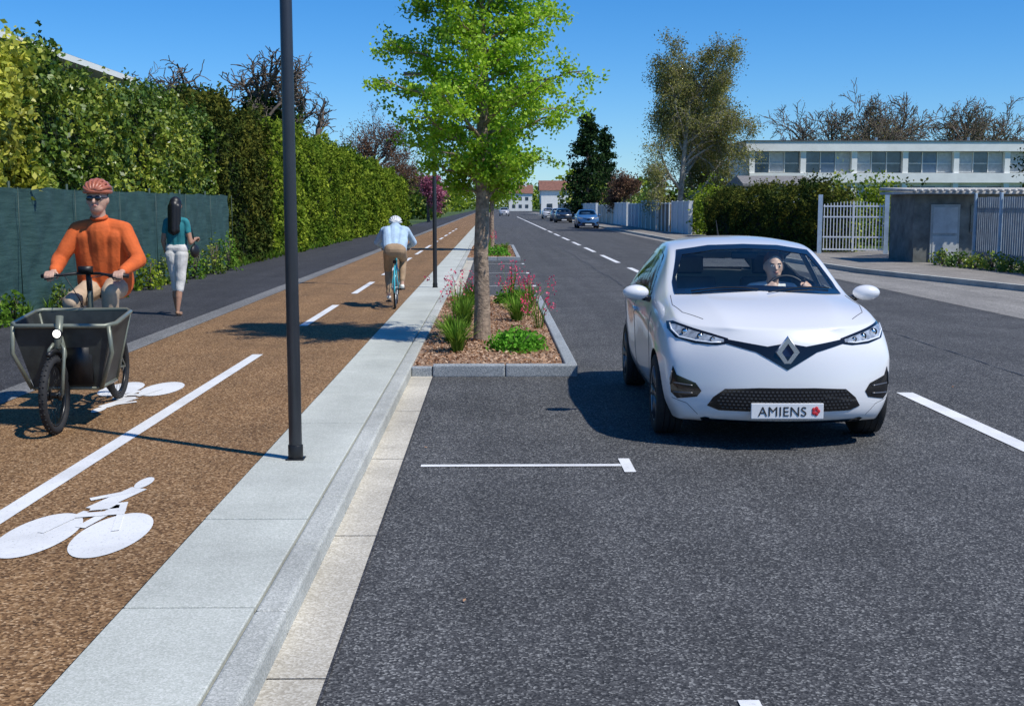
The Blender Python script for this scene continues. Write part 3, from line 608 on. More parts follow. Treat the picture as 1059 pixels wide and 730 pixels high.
# ---------------------------------------------------------------- car
def build_car():
    root=empty('car',(2.13,8.62,0),math.radians(-1.2))
    S=[]
    S.append([(0,.06,.17),(.38,.09,.17),(.70,.23,.18),(.80,.25,.32),(.82,.27,.48),(.825,.29,.64),(.81,.33,.78),(.75,.40,.895),(.40,.19,.892),(0,.115,.882)])
    S.append([(0,.5,.17),(.4,.5,.17),(.79,.5,.18),(.865,.50,.32),(.875,.50,.48),(.875,.52,.68),(.855,.56,.86),(.755,.62,.970),(.43,.48,1.0),(0,.44,.985)])
    S.append([(0,.85,.17),(.4,.85,.17),(.79,.85,.19),(.87,.85,.34),(.885,.85,.52),(.885,.85,.74),(.865,.88,.91),(.75,.92,1.015),(.47,.82,1.055),(0,.80,1.045)])
    S.append([(0,1.2,.17),(.4,1.2,.17),(.79,1.2,.19),(.865,1.2,.34),(.87,1.2,.52),(.88,1.2,.78),(.86,1.22,.94),(.735,1.30,1.055),(.48,1.13,1.09),(0,1.09,1.085)])
    S.append([(0,1.5,.17),(.4,1.5,.17),(.79,1.5,.19),(.86,1.5,.34),(.865,1.5,.52),(.885,1.5,.81),(.855,1.5,.98),(.69,1.60,1.22),(.39,1.46,1.27),(0,1.42,1.28)])
    S.append([(0,1.9,.17),(.4,1.9,.17),(.79,1.9,.19),(.86,1.9,.34),(.865,1.9,.52),(.885,1.9,.84),(.825,1.9,1.06),(.625,1.98,1.42),(.34,1.92,1.475),(0,1.88,1.485)])
    S.append([(0,2.5,.17),(.4,2.5,.17),(.79,2.5,.19),(.86,2.5,.34),(.865,2.5,.52),(.885,2.5,.86),(.80,2.5,1.10),(.60,2.5,1.455),(.33,2.5,1.51),(0,2.5,1.52)])
    S.append([(0,3.1,.17),(.4,3.1,.17),(.78,3.1,.19),(.865,3.1,.34),(.89,3.1,.52),(.895,3.1,.90),(.79,3.1,1.13),(.57,3.1,1.43),(.31,3.1,1.49),(0,3.1,1.50)])
    S.append([(0,3.6,.2),(.4,3.6,.2),(.75,3.6,.22),(.85,3.6,.36),(.88,3.6,.54),(.875,3.6,.93),(.76,3.6,1.12),(.54,3.55,1.36),(.3,3.6,1.42),(0,3.6,1.435)])
    S.append([(0,4.0,.26),(.38,4.0,.26),(.64,3.95,.28),(.74,3.95,.40),(.77,3.97,.58),(.76,3.95,.92),(.66,3.9,1.08),(.48,3.8,1.26),(.27,3.84,1.31),(0,3.85,1.33)])
    vs=[];fs=[];rings=[]
    for st in S:
        r=[]
        for p in st: r.append(len(vs)); vs.append(p)
        for p in st[8:0:-1]: r.append(len(vs)); vs.append((-p[0],p[1],p[2]))
        rings.append(r)
    for a,b in zip(rings[:-1],rings[1:]):
        for k in range(18): k2=(k+1)%18; fs.append((a[k],a[k2],b[k2],b[k]))
    def cap(r,inner,flip):
        R=lambda i:r[i]; Lf=lambda i:r[(18-i)%18]
        rows=[[Lf(2),Lf(1),R(0),R(1),R(2)]]
        for i,(ih,ic) in zip(range(3,7),inner):
            ids=[Lf(i)]
            for p in ((-ih[0],ih[1],ih[2]),ic,ih): ids.append(len(vs)); vs.append(p)
            ids.append(R(i)); rows.append(ids)
        rows.append([Lf(7),Lf(8),R(9),R(8),R(7)])
        for a,b in zip(rows[:-1],rows[1:]):
            for k in range(4): f=(a[k],a[k+1],b[k+1],b[k]); fs.append(f if flip else f[::-1])
    cap(rings[0],[((.42,.03,.32),(0,-.015,.32)),((.42,.035,.48),(0,-.01,.48)),((.42,.06,.64),(0,.0,.64)),((.42,.11,.79),(0,.035,.795))],True)
    cap(rings[-1],[((.38,4.07,.42),(0,4.08,.42)),((.38,4.1,.6),(0,4.11,.6)),((.38,4.05,.92),(0,4.07,.92)),((.36,3.96,1.1),(0,3.98,1.1))],False)
    me=bpy.data.meshes.new('cage'); me.from_pydata(vs,[],fs)
    cr={}
    for ri,(a,b) in enumerate(zip(rings[:-1],rings[1:])):
        for k,c_ in ((2,.7),(5,.5),(7,.55))+(((8,.6),) if ri<3 else ()):
            for kk in (k,18-k): cr[frozenset((a[kk],b[kk]))]=c_
    r0=rings[0]
    for k in list(range(7,9)): cr[frozenset((r0[k],r0[k+1]))]=.6; cr[frozenset((r0[(18-k)%18],r0[(18-k-1)%18]))]=.6
    for k in (2,3,4,5): cr[frozenset((r0[k],r0[k+1]))]=.35; cr[frozenset((r0[18-k],r0[18-k-1]))]=.35
    at=me.attributes.new('crease_edge','FLOAT','EDGE')
    for e_ in me.edges:
        v=cr.get(frozenset(e_.vertices)); 
        if v: at.data[e_.index].value=v
    bm=bmesh.new(); bm.from_mesh(me); bmesh.ops.recalc_face_normals(bm,faces=bm.faces); bm.to_mesh(me); bm.free()
    paint=pm('car_paint_white',(.76,.76,.765),.28,var=0,coat=.8)
    me.materials.append(paint); me.materials.append(M['dark'])
    o=bpy.data.objects.new('cage',me); COL.objects.link(o)
    s=o.modifiers.new('s','SUBSURF'); s.levels=4; s.render_levels=4
    cutters=[]
    for yy in (.80,3.38):
        for sx in (-1,1):
            c=MB(); x0,x1=(.60,1.1) if sx>0 else (-1.1,-.60)
            c.tube([(x0,yy,.31),(x1,yy,.31)],.355,48); co=c.obj('cut',[M['dark'],M['dark']]); 
            for p in co.data.polygons: p.material_index=1
            cutters.append(co)
            b=o.modifiers.new('b','BOOLEAN'); b.operation='DIFFERENCE'; b.object=co; b.solver='EXACT'
            try: b.material_mode='TRANSFER'
            except Exception: pass
    dg=bpy.context.evaluated_depsgraph_get()
    bvh_me=bpy.data.meshes.new_from_object(o.evaluated_get(dg))
    bb=bmesh.new(); bb.from_mesh(bvh_me); bvh=BVHTree.FromBMesh(bb); bb.free()
    for c in cutters: bpy.data.objects.remove(c)
    bpy.data.objects.remove(o)
    def inpoly(x,y,poly):
        c=False;n=len(poly)
        for i in range(n):
            x1,y1=poly[i];x2,y2=poly[i-1]
            if (y1>y)!=(y2>y) and x<(x2-x1)*(y-y1)/(y2-y1)+x1: c=not c
        return c
    ws_o=[(-.675,1.065),(-.45,1.08),(0,1.10),(.45,1.08),(.675,1.065),(.665,1.15),(.57,1.395),(.3,1.437),(0,1.447),(-.3,1.437),(-.57,1.395),(-.665,1.15)]
    def shrink(poly,k):
        cx=sum(p[0] for p in poly)/len(poly);cy=sum(p[1] for p in poly)/len(poly)
        out=[]
        for x,y in poly:
            dx,dy=x-cx,y-cy; sx=max(0,abs(dx)-k)*(1 if dx>0 else -1); sy=max(0,abs(dy)-k)*(1 if dy>0 else -1); out.append((cx+sx,cy+sy))
        return out
    ws_i=shrink(ws_o,.022)
    sw1_o=[(1.62,1.01),(1.75,1.10),(2.08,1.345),(2.42,1.385),(2.42,1.02),(2.0,1.0)]
    sw2_o=[(2.47,1.02),(2.47,1.385),(2.85,1.38),(3.2,1.335),(3.42,1.21),(3.2,1.06)]
    rw_o=[(-.5,1.10),(.5,1.10),(.42,1.29),(-.42,1.29)]; rw_i=shrink(rw_o,.03)
    holes=[('F',ws_i),('S',shrink(sw1_o,.03)),('S',shrink(sw2_o,.03))]
    bm=bmesh.new(); bm.from_mesh(bvh_me); dele=[]
    for f in bm.faces:
        c=f.calc_center_median(); n=f.normal
        if c.z<.95: continue
        if c.y<2.05 and n.y<-.2 and abs(c.x)<.68 and inpoly(c.x,c.z,ws_i): dele.append(f); continue
        if c.y>3.6 and n.y>.3 and inpoly(c.x,c.z,rw_i): dele.append(f); continue
        if abs(n.x)>.45 and c.y>1.5 and any(inpoly(c.y,c.z,h[1]) for h in holes[1:]): dele.append(f)
    bmesh.ops.delete(bm,geom=dele,context='FACES')
    body=bpy.data.meshes.new('body'); bm.to_mesh(body)
    for m_ in (paint,M['dark']): body.materials.append(m_)
    for p in body.polygons:
        c=p.center; inside=False
        for yy in (.80,3.38):
            if abs(c.x)<.905 and math.hypot(c.y-yy,c.z-.31)<.358 and abs(c.x)>.55: inside=True
        p.material_index=1 if (inside or c.z<.185) else 0
        p.use_smooth=not inside
    bo=bpy.data.objects.new('body',body); COL.objects.link(bo); bo.parent=root
    for v in bm.verts: v.co=v.co-v.normal*.022
    bmesh.ops.delete(bm,geom=[f for f in bm.faces if f.calc_center_median().z<.45 or f.calc_center_median().y<.9],context='FACES')
    ln=bpy.data.meshes.new('interior_trim'); bm.to_mesh(ln); bm.free(); ln.materials.clear(); ln.materials.append(pm('headliner_grey',(.5,.51,.49),.9,var=0))
    for p in ln.polygons: p.material_index=0
    lo=bpy.data.objects.new('interior_trim',ln); COL.objects.link(lo); lo.parent=root
    AX={'F':(lambda a,b:(Vector((a,-2,b)),Vector((0,1,0)))),'B':(lambda a,b:(Vector((a,6,b)),Vector((0,-1,0)))),
        'R':(lambda a,b:(Vector((3,a,b)),Vector((-1,0,0)))),'L':(lambda a,b:(Vector((-3,a,b)),Vector((1,0,0)))),'T':(lambda a,b:(Vector((a,b,4)),Vector((0,0,-1))))}
    def proj(a,b,ax,off):
        o_,d=AX[ax](a,b); h,n,i,_=bvh.ray_cast(o_,d)
        if h is None: h,n,i,_=bvh.find_nearest(o_+d*(2.2 if ax in 'RL' else 2.1))
        if n.dot(d)>0: n=-n
        return h+n*off
    def resamp(poly,step):
        out=[];n=len(poly)
        for i in range(n):
            a=Vector(poly[i]);b=Vector(poly[(i+1)%n]);k=max(1,int((b-a).length/step))
            for j in range(k): out.append(a.lerp(b,j/k))
        return out
    def patch(name,poly,ax,mat,off=.004,step=.025,mb=None,mi=0):
        pl=resamp(poly,step); n=len(pl); xs=[p.x for p in pl];ys=[p.y for p in pl]; pts=list(pl)
        P2=[(p.x,p.y) for p in pl]; x=min(xs)+step*.5
        while x<max(xs):
            y=min(ys)+step*.5
            while y<max(ys):
                if inpoly(x,y,P2) and min((Vector((x,y))-q).length for q in pl)>step*.5: pts.append(Vector((x,y)))
                y+=step
            x+=step
        r=delaunay_2d_cdt(pts,[],[list(range(n))],1,1e-5)
        V=[proj(p.x,p.y,ax,off) for p in r[0]]
        m=mb or MB(); m.add(V,[tuple(f) for f in r[2]],mi)
        if mb is None: return m.obj(name,mat,root,True)
    def ring(mb,po,pi_,ax,off,mi=0,step=.03):
        n=len(po)
        V=[];F=[]
        for i in range(n):
            a,b=Vector(po[i]),Vector(po[(i+1)%n]);c,d=Vector(pi_[i]),Vector(pi_[(i+1)%n]);k=max(1,int((b-a).length/step))
            for j in range(k+1):
                t=j/k;p=a.lerp(b,t);q=c.lerp(d,t);o=len(V); m_=p.lerp(q,.5)
                V+= [proj(p.x,p.y,ax,off),proj(m_.x,m_.y,ax,off),proj(q.x,q.y,ax,off)]
                if j: F+=[(o-3,o-2,o+1,o),(o-2,o-1,o+2,o+1)]
        mb.add(V,F,mi)
    mir=lambda poly:[(-a,b) for a,b in poly]
    gl=glassm('car_glass',(.97,1,.98)); gld=glassm('car_glass_side',(.92,.97,.95)); gb=pm('gloss_black',(.008,.008,.009),.12,var=0,coat=.5)
    patch('windscreen',ws_o,'F',gl,.003,.04)
    fr=MB(); ring(fr,ws_o,shrink(ws_o,.036),'F',.006)
    for ax in 'RL':
        patch('side_window',sw1_o,ax,gld,.003,.05); patch('side_window',sw2_o,ax,gld,.003,.05)
        ring(fr,sw1_o,shrink(sw1_o,.045),ax,.006); ring(fr,sw2_o,shrink(sw2_o,.045),ax,.006)
    ring(fr,rw_o,shrink(rw_o,.05),'B',.006)
    fr.obj('window_trim',gb,root,True)
    patch('rear_window',rw_o,'B',gld,.003,.05)
    gr=MB()
    V_up=[(-.46,.815),(-.14,.765),(0,.79),(.14,.765),(.46,.815),(.45,.785),(.22,.725),(.13,.675),(0,.60),(-.13,.675),(-.22,.725),(-.45,.785)]
    patch('',V_up,'F',None,.005,.02,gr)
    patch('',[(-.56,.325),(-.52,.39),(-.44,.455),(-.2,.47),(.2,.47),(.44,.455),(.52,.39),(.56,.325),(.48,.295),(-.48,.295)],'F',None,.004,.025,gr)
    fog=[(.795,.60),(.77,.535),(.64,.485),(.60,.43),(.63,.385),(.765,.36),(.805,.40),(.815,.50)]
    for f in (fog,mir(fog)): patch('',f,'F',None,.004,.02,gr)
    patch('',[(-.6,.175),(.6,.175),(.6,.225),(0,.215),(-.6,.225)],'F',None,.005,.04,gr)
    gr.obj('grille_and_trim',gb,root,True)
    kb=MB()
    for r_ in range(6):
        for c_ in range(-17,18):
            x=c_*.030+(.015 if r_%2 else 0); z=.32+r_*.024
            if abs(x)<.50-abs(z-.36)*.7:
                p=proj(x,z,'F',.007); kb.box(p.x-.008,p.x+.008,p.y-.004,p.y+.004,p.z-.0045,p.z+.0045)
    kb.obj('grille_studs',pm('stud_grey',(.06,.06,.065),.3),root)
    fc=MB()
    for sx in (1,-1):
        for pl in ([(.80,.56),(.808,.46)],[(.66,.465),(.79,.475)],[(.66,.41),(.79,.405)]):
            pts=[proj(sx*(pl[0][0]+(pl[1][0]-pl[0][0])*t/6),pl[0][1]+(pl[1][1]-pl[0][1])*t/6,'F',.008) for t in range(7)]; fc.tube(pts,.005,6)
    fc.obj('fog_light_trim',pm('trim_satin',(.20,.20,.21),.3,.6,var=0),root,True)
    # pressed crease across the lower bumper and bonnet ribs
    hl=[(.41,.815),(.52,.845),(.64,.875),(.77,.912),(.81,.900),(.815,.855),(.77,.80),(.64,.77),(.50,.765),(.42,.778)]
    hi_=[(.44,.806),(.54,.830),(.65,.857),(.76,.890),(.79,.885),(.795,.855),(.76,.815),(.64,.787),(.50,.782),(.44,.787)]
    lens=pm('lamp_lens',(.50,.53,.55),.08,.3,var=.3,scale=25,coat=1); led=pm('led_white',(.9,.92,.94),.2,var=0,coat=1)
    h=MB()
    for f in (hl,mir(hl)): patch('',f,'F',None,.004,.018,h,0)
    for f in (hi_,mir(hi_)): patch('',f,'F',None,.007,.018,h,1)
    for sx in (1,-1):
        for (a,b,r_) in ((.70,.845,.026),(.60,.822,.022),(.52,.805,.016)):
            p=proj(sx*a,b,'F',.004); h.ell(p,(r_,.012,r_*.8),12,8,2); h.torus(p+Vector((0,-.006,0)),(0,1,0),r_,.004,16,6,0)
        pts=[proj(sx*a,b,'F',.010) for a,b in ((.79,.89),(.785,.85),(.74,.805),(.63,.787),(.53,.780),(.46,.785))]; h.tube(pts,.006,6,3)
    h.obj('headlights',[gb,lens,M['chrome'],led],root,True)
    b=MB(); y0=proj(0,.72,'F',0).y-.022
    def dia(rx,rz,y,z0=.728): return [(0,y,z0+rz),(rx,y,z0),(0,y,z0-rz),(-rx,y,z0)]
    A=dia(.090,.122,y0+.02);B=dia(.083,.112,y0);C=dia(.044,.064,y0);D=dia(.046,.067,y0+.012)
    V=A+B+C+D; F=[]
    for k in range(4): k2=(k+1)%4; F+=[(k,k2,4+k2,4+k),(4+k,4+k2,8+k2,8+k),(8+k,8+k2,12+k2,12+k)]
    b.add(V,F,0); b.add(dia(.046,.067,y0+.011),[(0,1,2,3)],1); b.obj('badge',[pm('badge_silver',(.75,.77,.8),.22,.85,var=0),pm('badge_blue',(.01,.03,.09),.2,var=0)],root)
    yp=proj(0,.30,'F',0).y-.028; m=MB(); m.box(-.262,.262,yp,yp+.02,.247,.361,0); m.obj('number_plate',pm('plate_white',(.8,.8,.8),.35,var=0),root,bevel=.004)
    cu=bpy.data.curves.new('t','FONT'); cu.body='AMIENS'; cu.size=.098; cu.extrude=.001; cu.align_x='CENTER'; cu.space_character=1.06
    to=bpy.data.objects.new('t',cu); COL.objects.link(to); dg=bpy.context.evaluated_depsgraph_get(); tm=bpy.data.meshes.new_from_object(to.evaluated_get(dg)); bpy.data.objects.remove(to)
    tm.materials.clear(); tm.materials.append(pm('plate_letters',(.03,.03,.03),.5,var=0)); t2=bpy.data.objects.new('plate_text',tm); COL.objects.link(t2); t2.parent=root
    t2.rotation_euler=(math.pi/2,0,0); t2.location=(-.035,yp-.0025,.269)
    m=MB()
    for a in range(5): 
        an=a*2*math.pi/5; m.ell((.205+.018*math.cos(an),yp-.003,.305+.02*math.sin(an)),(.014,.003,.016),10,6)
    m.obj('plate_emblem',pm('emblem_red',(.6,.03,.04),.5,var=0),root,True)
    sl=MB()
    def line(pts,ax,w=.0035):
        P=[]
        for a,c in zip(pts[:-1],pts[1:]):
            for j in range(8): P.append((a[0]+(c[0]-a[0])*j/8,a[1]+(c[1]-a[1])*j/8))
        P.append(pts[-1]); sl.tube([proj(p[0],p[1],ax,-.0005) for p in P],w,5)
    for sx in (1,-1): line([(sx*.56,.40),(sx*.69,.60),(sx*.735,.85),(sx*.71,1.18)],'T'); line([(sx*.80,.36),(sx*.70,.33),(sx*.62,.25)],'F',.0025)
    for ax in 'RL':
        line([(1.28,.92),(1.22,.7),(1.25,.45),(1.32,.26),(2.4,.26),(2.45,.5),(2.44,1.0)],ax); line([(2.45,.3),(3.0,.3),(3.05,.55),(3.3,.8),(3.35,1.0)],ax)
    sl.obj('shut_lines',pm('shut_line',(.10,.10,.10),.6,var=0),root)
    m=MB()
    for sx in (1,-1):
        ax='R' if sx>0 else 'L'; p=proj(2.3,.86,ax,.015); m.box(p.x-.012,p.x+.012,2.2,2.38,.845,.875,0)
        T=Matrix.Rotation(sx*-.15,4,'Z')
        m.ell((sx*.965,1.47,1.06),(.112,.075,.064),20,12,0,T); m.ell((sx*.965,1.515,1.06),(.10,.04,.055),16,10,1,T); m.tube([(sx*.84,1.52,1.0),(sx*.93,1.5,1.03)],[.03,.025],8,1)
    m.obj('mirrors_and_handles',[paint,gb],root,True)
    sk=MB()
    for ax in 'RL': patch('',[(1.2,.19),(2.98,.19),(2.98,.27),(1.2,.27)],ax,None,.006,.06,sk)
    sk.obj('sill_trim',M['dark'],root,True)
    tl=MB()
    for s_ in (1,-1): patch('',[(s_*.72,.98),(s_*.45,.92),(s_*.46,.86),(s_*.72,.84)],'B',None,.005,.03,tl)
    tl.obj('tail_lights',pm('tail_red',(.4,.01,.01),.15,var=0,coat=1),root,True)
    for yy in (.80,3.38):
        for sx in (-1,1):
            w=MB(); c=Vector((sx*.78,yy,.312)); ax=Vector((sx,0,0))
            w.lathe(c,ax,[(.20,-.10),(.285,-.105),(.307,-.09),(.312,-.05),(.312,.05),(.307,.09),(.285,.102),(.225,.104),(.215,.095)],56,0)
            for g in (-.045,0,.045): w.torus(c+ax*g,ax,.3125,.0035,56,4,3)
            w.lathe(c,ax,[(.218,.097),(.21,.09),(.20,.03),(.19,-.09)],40,1)
            w.lathe(c,ax,[(.19,-.0),(.0,-.0)],40,3)
            for k in range(5):
                a=k*2*math.pi/5
                for da in (-.17,.17):
                    u=Vector((0,math.cos(a),math.sin(a))); v=Vector((0,math.cos(a+da),math.sin(a+da)))
                    w.tube([c+ax*.07+u*.03,c+ax*.085+(u+v)*.06,c+ax*.088+v*.212],[.022,.018,.014],6,1)
            w.ell(c+ax*.075,(.02,.05,.05),14,8,1); w.torus(c+ax*.092,ax,.213,.006,40,6,2)
            w.obj('wheel',[M['rubber'],pm('alloy_dark',(.16,.16,.17),.3,.7,var=0),M['metal'],M['dark']],root,True)
    it=MB()
    it.box(-.70,.70,1.22,1.62,.55,.96,0); it.box(-.66,.66,1.3,3.6,.3,.34,0)
    for x in (-.35,.35):
        it.box(x-.24,x+.24,1.9,2.4,.42,.60,1); T=Matrix.Translation((x,2.42,.55))@Matrix.Rotation(-.25,4,'X'); it.box(-.23,.23,-.02,.12,0,.60,1,T); it.box(-.12,.12,.0,.09,.64,.80,1,T)
    it.box(-.6,.6,3.0,3.2,.4,.98,1)
    it.obj('dashboard_and_seats',[pm('dashboard_grey',(.06,.06,.062),.7),pm('seat_cloth',(.12,.12,.125),.9)],root,bevel=.03,bseg=3)
    st=MB(); A_=Vector((0,-.9,.45)).normalized(); c=Vector((.35,1.68,1.02)); st.torus(c,A_,.18,.014,36,8); 
    for a in ((-.17,0,0),(.17,0,0),(0,.08,-.15)): st.tube([c,c+Vector(a)],.012,6)
    st.ell(c,(.05,.03,.05),12,8); st.tube([c,c+Vector((0,-.2,-.12))],.025,8); st.obj('steering_wheel',M['dark'],root,True)
    wp=MB()
    for x0,x1 in ((-.55,-.02),(.05,.58)):
        wp.tube([proj(x0+(x1-x0)*t/8,1.08+.03*math.sin(t/8*2.5),'F',.018) for t in range(9)],.006,5)
    wp.obj('wipers',M['dark'],root)
    rm=MB(); rm.box(-.11,.11,1.80,1.83,1.325,1.385); rm.obj('rear_view_mirror',M['dark'],root,bevel=.01)
    ant=MB(); ant.tube([(0,3.2,1.48),(0,3.35,1.64)],[.008,.003],6); ant.obj('aerial',M['dark'],root)
    return root,paint
car,paint=build_car()
def clone(name,loc,rz,col,sc=1.0):
    r=empty(name,loc,rz); r.scale=(sc,sc,sc); pp=pm('paint_'+name,col,.3,var=0,coat=.8)
    for ch in car.children:
        if ch.name.startswith(('plate','badge','interior','dash','steer','aerial')): continue
        o=ch.copy(); COL.objects.link(o); o.parent=r
        for i,sl in enumerate(o.material_slots):
            if sl.material==paint: sl.link='OBJECT'; sl.material=pp
    return r
clone('parked_car',(7.55,96,0),0,(.05,.14,.32)); clone('parked_car',(7.5,128,0),0,(.02,.022,.025)); clone('parked_car',(7.6,140,0),0,(.1,.1,.11))
clone('parked_car',(2.0,215,0),0,(.5,.5,.52)); clone('parked_car',(7.6,165,0),0,(.6,.6,.6))
# ---------------------------------------------------------------- people
def capv(a,b,ra,rb,seg=14):
    a=Vector(a);b=Vector(b); d=b-a; L=d.length; d=d.normalized() if L>1e-6 else Vector((0,0,1)); pts=[];rad=[]
    for i in range(5): t=-math.pi/2+math.pi/2*i/5; pts.append(a+d*ra*math.sin(t)); rad.append(max(.0008,ra*math.cos(t)))
    pts.append(a);rad.append(ra)
    pts.append(b);rad.append(rb)
    for i in range(1,6): t=math.pi/2*i/5; pts.append(b+d*rb*math.sin(t)); rad.append(max(.0008,rb*math.cos(t)))
    return pts,rad
def figure(name,prims,mats,voxel=.008,smooth=3,parent=None,wr=0,wlab=()):
    mb=MB()
    for p in prims:
        if p[0]=='c': pts,rad=capv(p[1],p[2],p[3],p[4]); mb.tube(pts,rad,14)
        else: mb.ell(p[1],p[2],20,14)
    me=bpy.data.meshes.new('tmp'); me.from_pydata(mb.v,[],mb.f)
    bm=bmesh.new(); bm.from_mesh(me); bmesh.ops.remove_doubles(bm,verts=bm.verts,dist=1e-5); bmesh.ops.recalc_face_normals(bm,faces=bm.faces); bm.to_mesh(me); bm.free()
    o=bpy.data.objects.new('tmp',me); COL.objects.link(o)
    r=o.modifiers.new('r','REMESH'); r.mode='VOXEL'; r.voxel_size=voxel; r.adaptivity=0
    s=o.modifiers.new('s','SMOOTH'); s.factor=.5; s.iterations=smooth
    dg=bpy.context.evaluated_depsgraph_get(); out=bpy.data.meshes.new_from_object(o.evaluated_get(dg)); bpy.data.objects.remove(o)
    def classify(C):
        n=len(C); best=np.full(n,1e9); lab=np.zeros(n,dtype=np.int32)
        for p in prims:
            if p[0]=='c':
                a=np.array(p[1]);b=np.array(p[2]); d=b-a; L2=max(1e-9,d@d); t=np.clip(((C-a)@d)/L2,0,1); D=np.linalg.norm(C-(a+t[:,None]*d),axis=1)-(p[3]+(p[4]-p[3])*t); l=p[5]
            else:
                c=np.array(p[1]);r_=np.array(p[2]); k=np.linalg.norm((C-c)/r_,axis=1); D=(k-1)*r_.min(); l=p[3]
            w=D<best; best[w]=D[w]; lab[w]=l
        return lab
    n=len(out.polygons); C=np.empty(n*3,dtype=np.float32); out.polygons.foreach_get('center',C); lab=classify(C.reshape(-1,3))
    if wr>0:
        nv=len(out.vertices); V=np.empty(nv*3,dtype=np.float32); out.vertices.foreach_get('co',V); V=V.reshape(-1,3); N=np.empty(nv*3,dtype=np.float32); out.vertices.foreach_get('normal',N); N=N.reshape(-1,3)
        vl=classify(V); msk=np.isin(vl,wlab).astype(float)
        x_,y_,z_=V[:,0],V[:,1],V[:,2]
        q=np.sin(z_*30+x_*17+5*np.sin(x_*7+y_*5+z_*3)+2*np.sin(y_*17))*(.5+.5*np.sin(z_*9+x_*13+1))+.4*np.sin(x_*27-z_*14+3*np.sin(z_*11))
        V=V+N*(q*wr*msk)[:,None]; out.vertices.foreach_set('co',V.astype(np.float32).ravel()); out.update()
    out.materials.clear()
    for m_ in mats: out.materials.append(m_)
    out.polygons.foreach_set('material_index',lab); out.polygons.foreach_set('use_smooth',[True]*n)
    ob=bpy.data.objects.new(name,out); COL.objects.link(ob)
    if parent: ob.parent=parent
    return ob
def c(a,b,ra,rb,l): return ('c',tuple(a),tuple(b),ra,rb,l)
def hand(w,f,n,side,l,curl=.9,k=1.0):
    w=Vector(w);f=Vector(f).normalized();n=Vector(n).normalized(); s=f.cross(n).normalized()*side; out=[]
    for off in (-.027,0,.027): out.append(c(w+s*off*.5,w+f*.085*k+s*off*k,.016,.014,l))
    for off,L in ((-.033,.058),(-.011,.072),(.012,.076),(.034,.068)):
        p=w+f*.088*k+s*off*k; d=f.copy(); ang=0
        for seg,fr in enumerate((.45,.32,.28)):
            ang+=curl*(1,1.1,.8)[seg]; d=f*math.cos(ang)+n*math.sin(ang); q=p+d*L*fr*k*1.1; out.append(c(p,q,.0095-.001*seg,.0088-.001*seg,l)); p=q
    p=w+f*.03*k+s*.034*k; d=(f*.5+s*.5+n*.5).normalized(); q=p+d*.04*k; out.append(c(p,q,.013,.011,l)); out.append(c(q,q+(f*.5+n*.8-s*.2).normalized()*.032*k,.011,.009,l))
    return out
def head(cx,cy,cz,l,hair=None,hl=1,k=1.0,fy=-1):
    o=[('e',(cx,cy,cz),(.074*k,.094*k,.108*k),l),('e',(cx,cy+fy*.028*k,cz-.066*k),(.052*k,.062*k,.052*k),l),c((cx,cy+fy*.09*k,cz+.005),(cx,cy+fy*.108*k,cz-.022*k),.010*k,.014*k,l),
       c((cx-.03*k,cy+fy*.083*k,cz+.022*k),(cx+.03*k,cy+fy*.083*k,cz+.022*k),.010*k,.010*k,l),c((cx-.016*k,cy+fy*.088*k,cz-.052*k),(cx+.016*k,cy+fy*.088*k,cz-.052*k),.008*k,.008*k,l)]
    for s in (-1,1): o.append(('e',(cx+s*.076*k,cy+.005,cz-.008*k),(.011*k,.02*k,.03*k),l))
    return o
skin=pm('skin',(.56,.34,.245),.5,var=.06,scale=12); skin2=pm('skin_tan',(.42,.23,.15),.5,var=.06,scale=12)
def cloth(name,col): return pm(name,col,.85,var=.10,scale=9,bump=.4,bscale=26)
def face_parts(cx,cy,cz,parent,fy=-1,glasses=False,hair=None):
    m=MB()
    for s in (-1,1):
        m.ell((cx+s*.031,cy+fy*.083,cz+.004),(.014,.009,.009),10,8,0); m.ell((cx+s*.031,cy+fy*.090,cz+.004),(.006,.004,.006),8,6,1)
        m.tube([(cx+s*.016,cy+fy*.094,cz+.024),(cx+s*.046,cy+fy*.084,cz+.026)],.0035,5,1)
    m.tube([(cx-.026,cy+fy*.083,cz-.048),(cx,cy+fy*.0965,cz-.055),(cx+.026,cy+fy*.083,cz-.048)],[.003,.007,.003],6,2)
    m.obj('eyes_and_mouth',[pm('eye_white',(.8,.78,.75),.3,var=0),M['dark'],pm('lips',(.38,.12,.10),.5,var=0)],parent,True)
    if glasses:
        m=MB()
        for s in (-1,1): m.ell((cx+s*.034,cy+fy*.098,cz+.006),(.029,.008,.021),14,8,0); m.tube([(cx+s*.06,cy+fy*.09,cz+.012),(cx+s*.079,cy-fy*.0,cz+.008)],.004,5,0)
        m.tube([(cx-.012,cy+fy*.102,cz+.014),(cx+.012,cy+fy*.102,cz+.014)],.004,5,0); m.obj('sunglasses',pm('sunglass',(.006,.006,.008),.08,var=0,coat=1),parent,True)
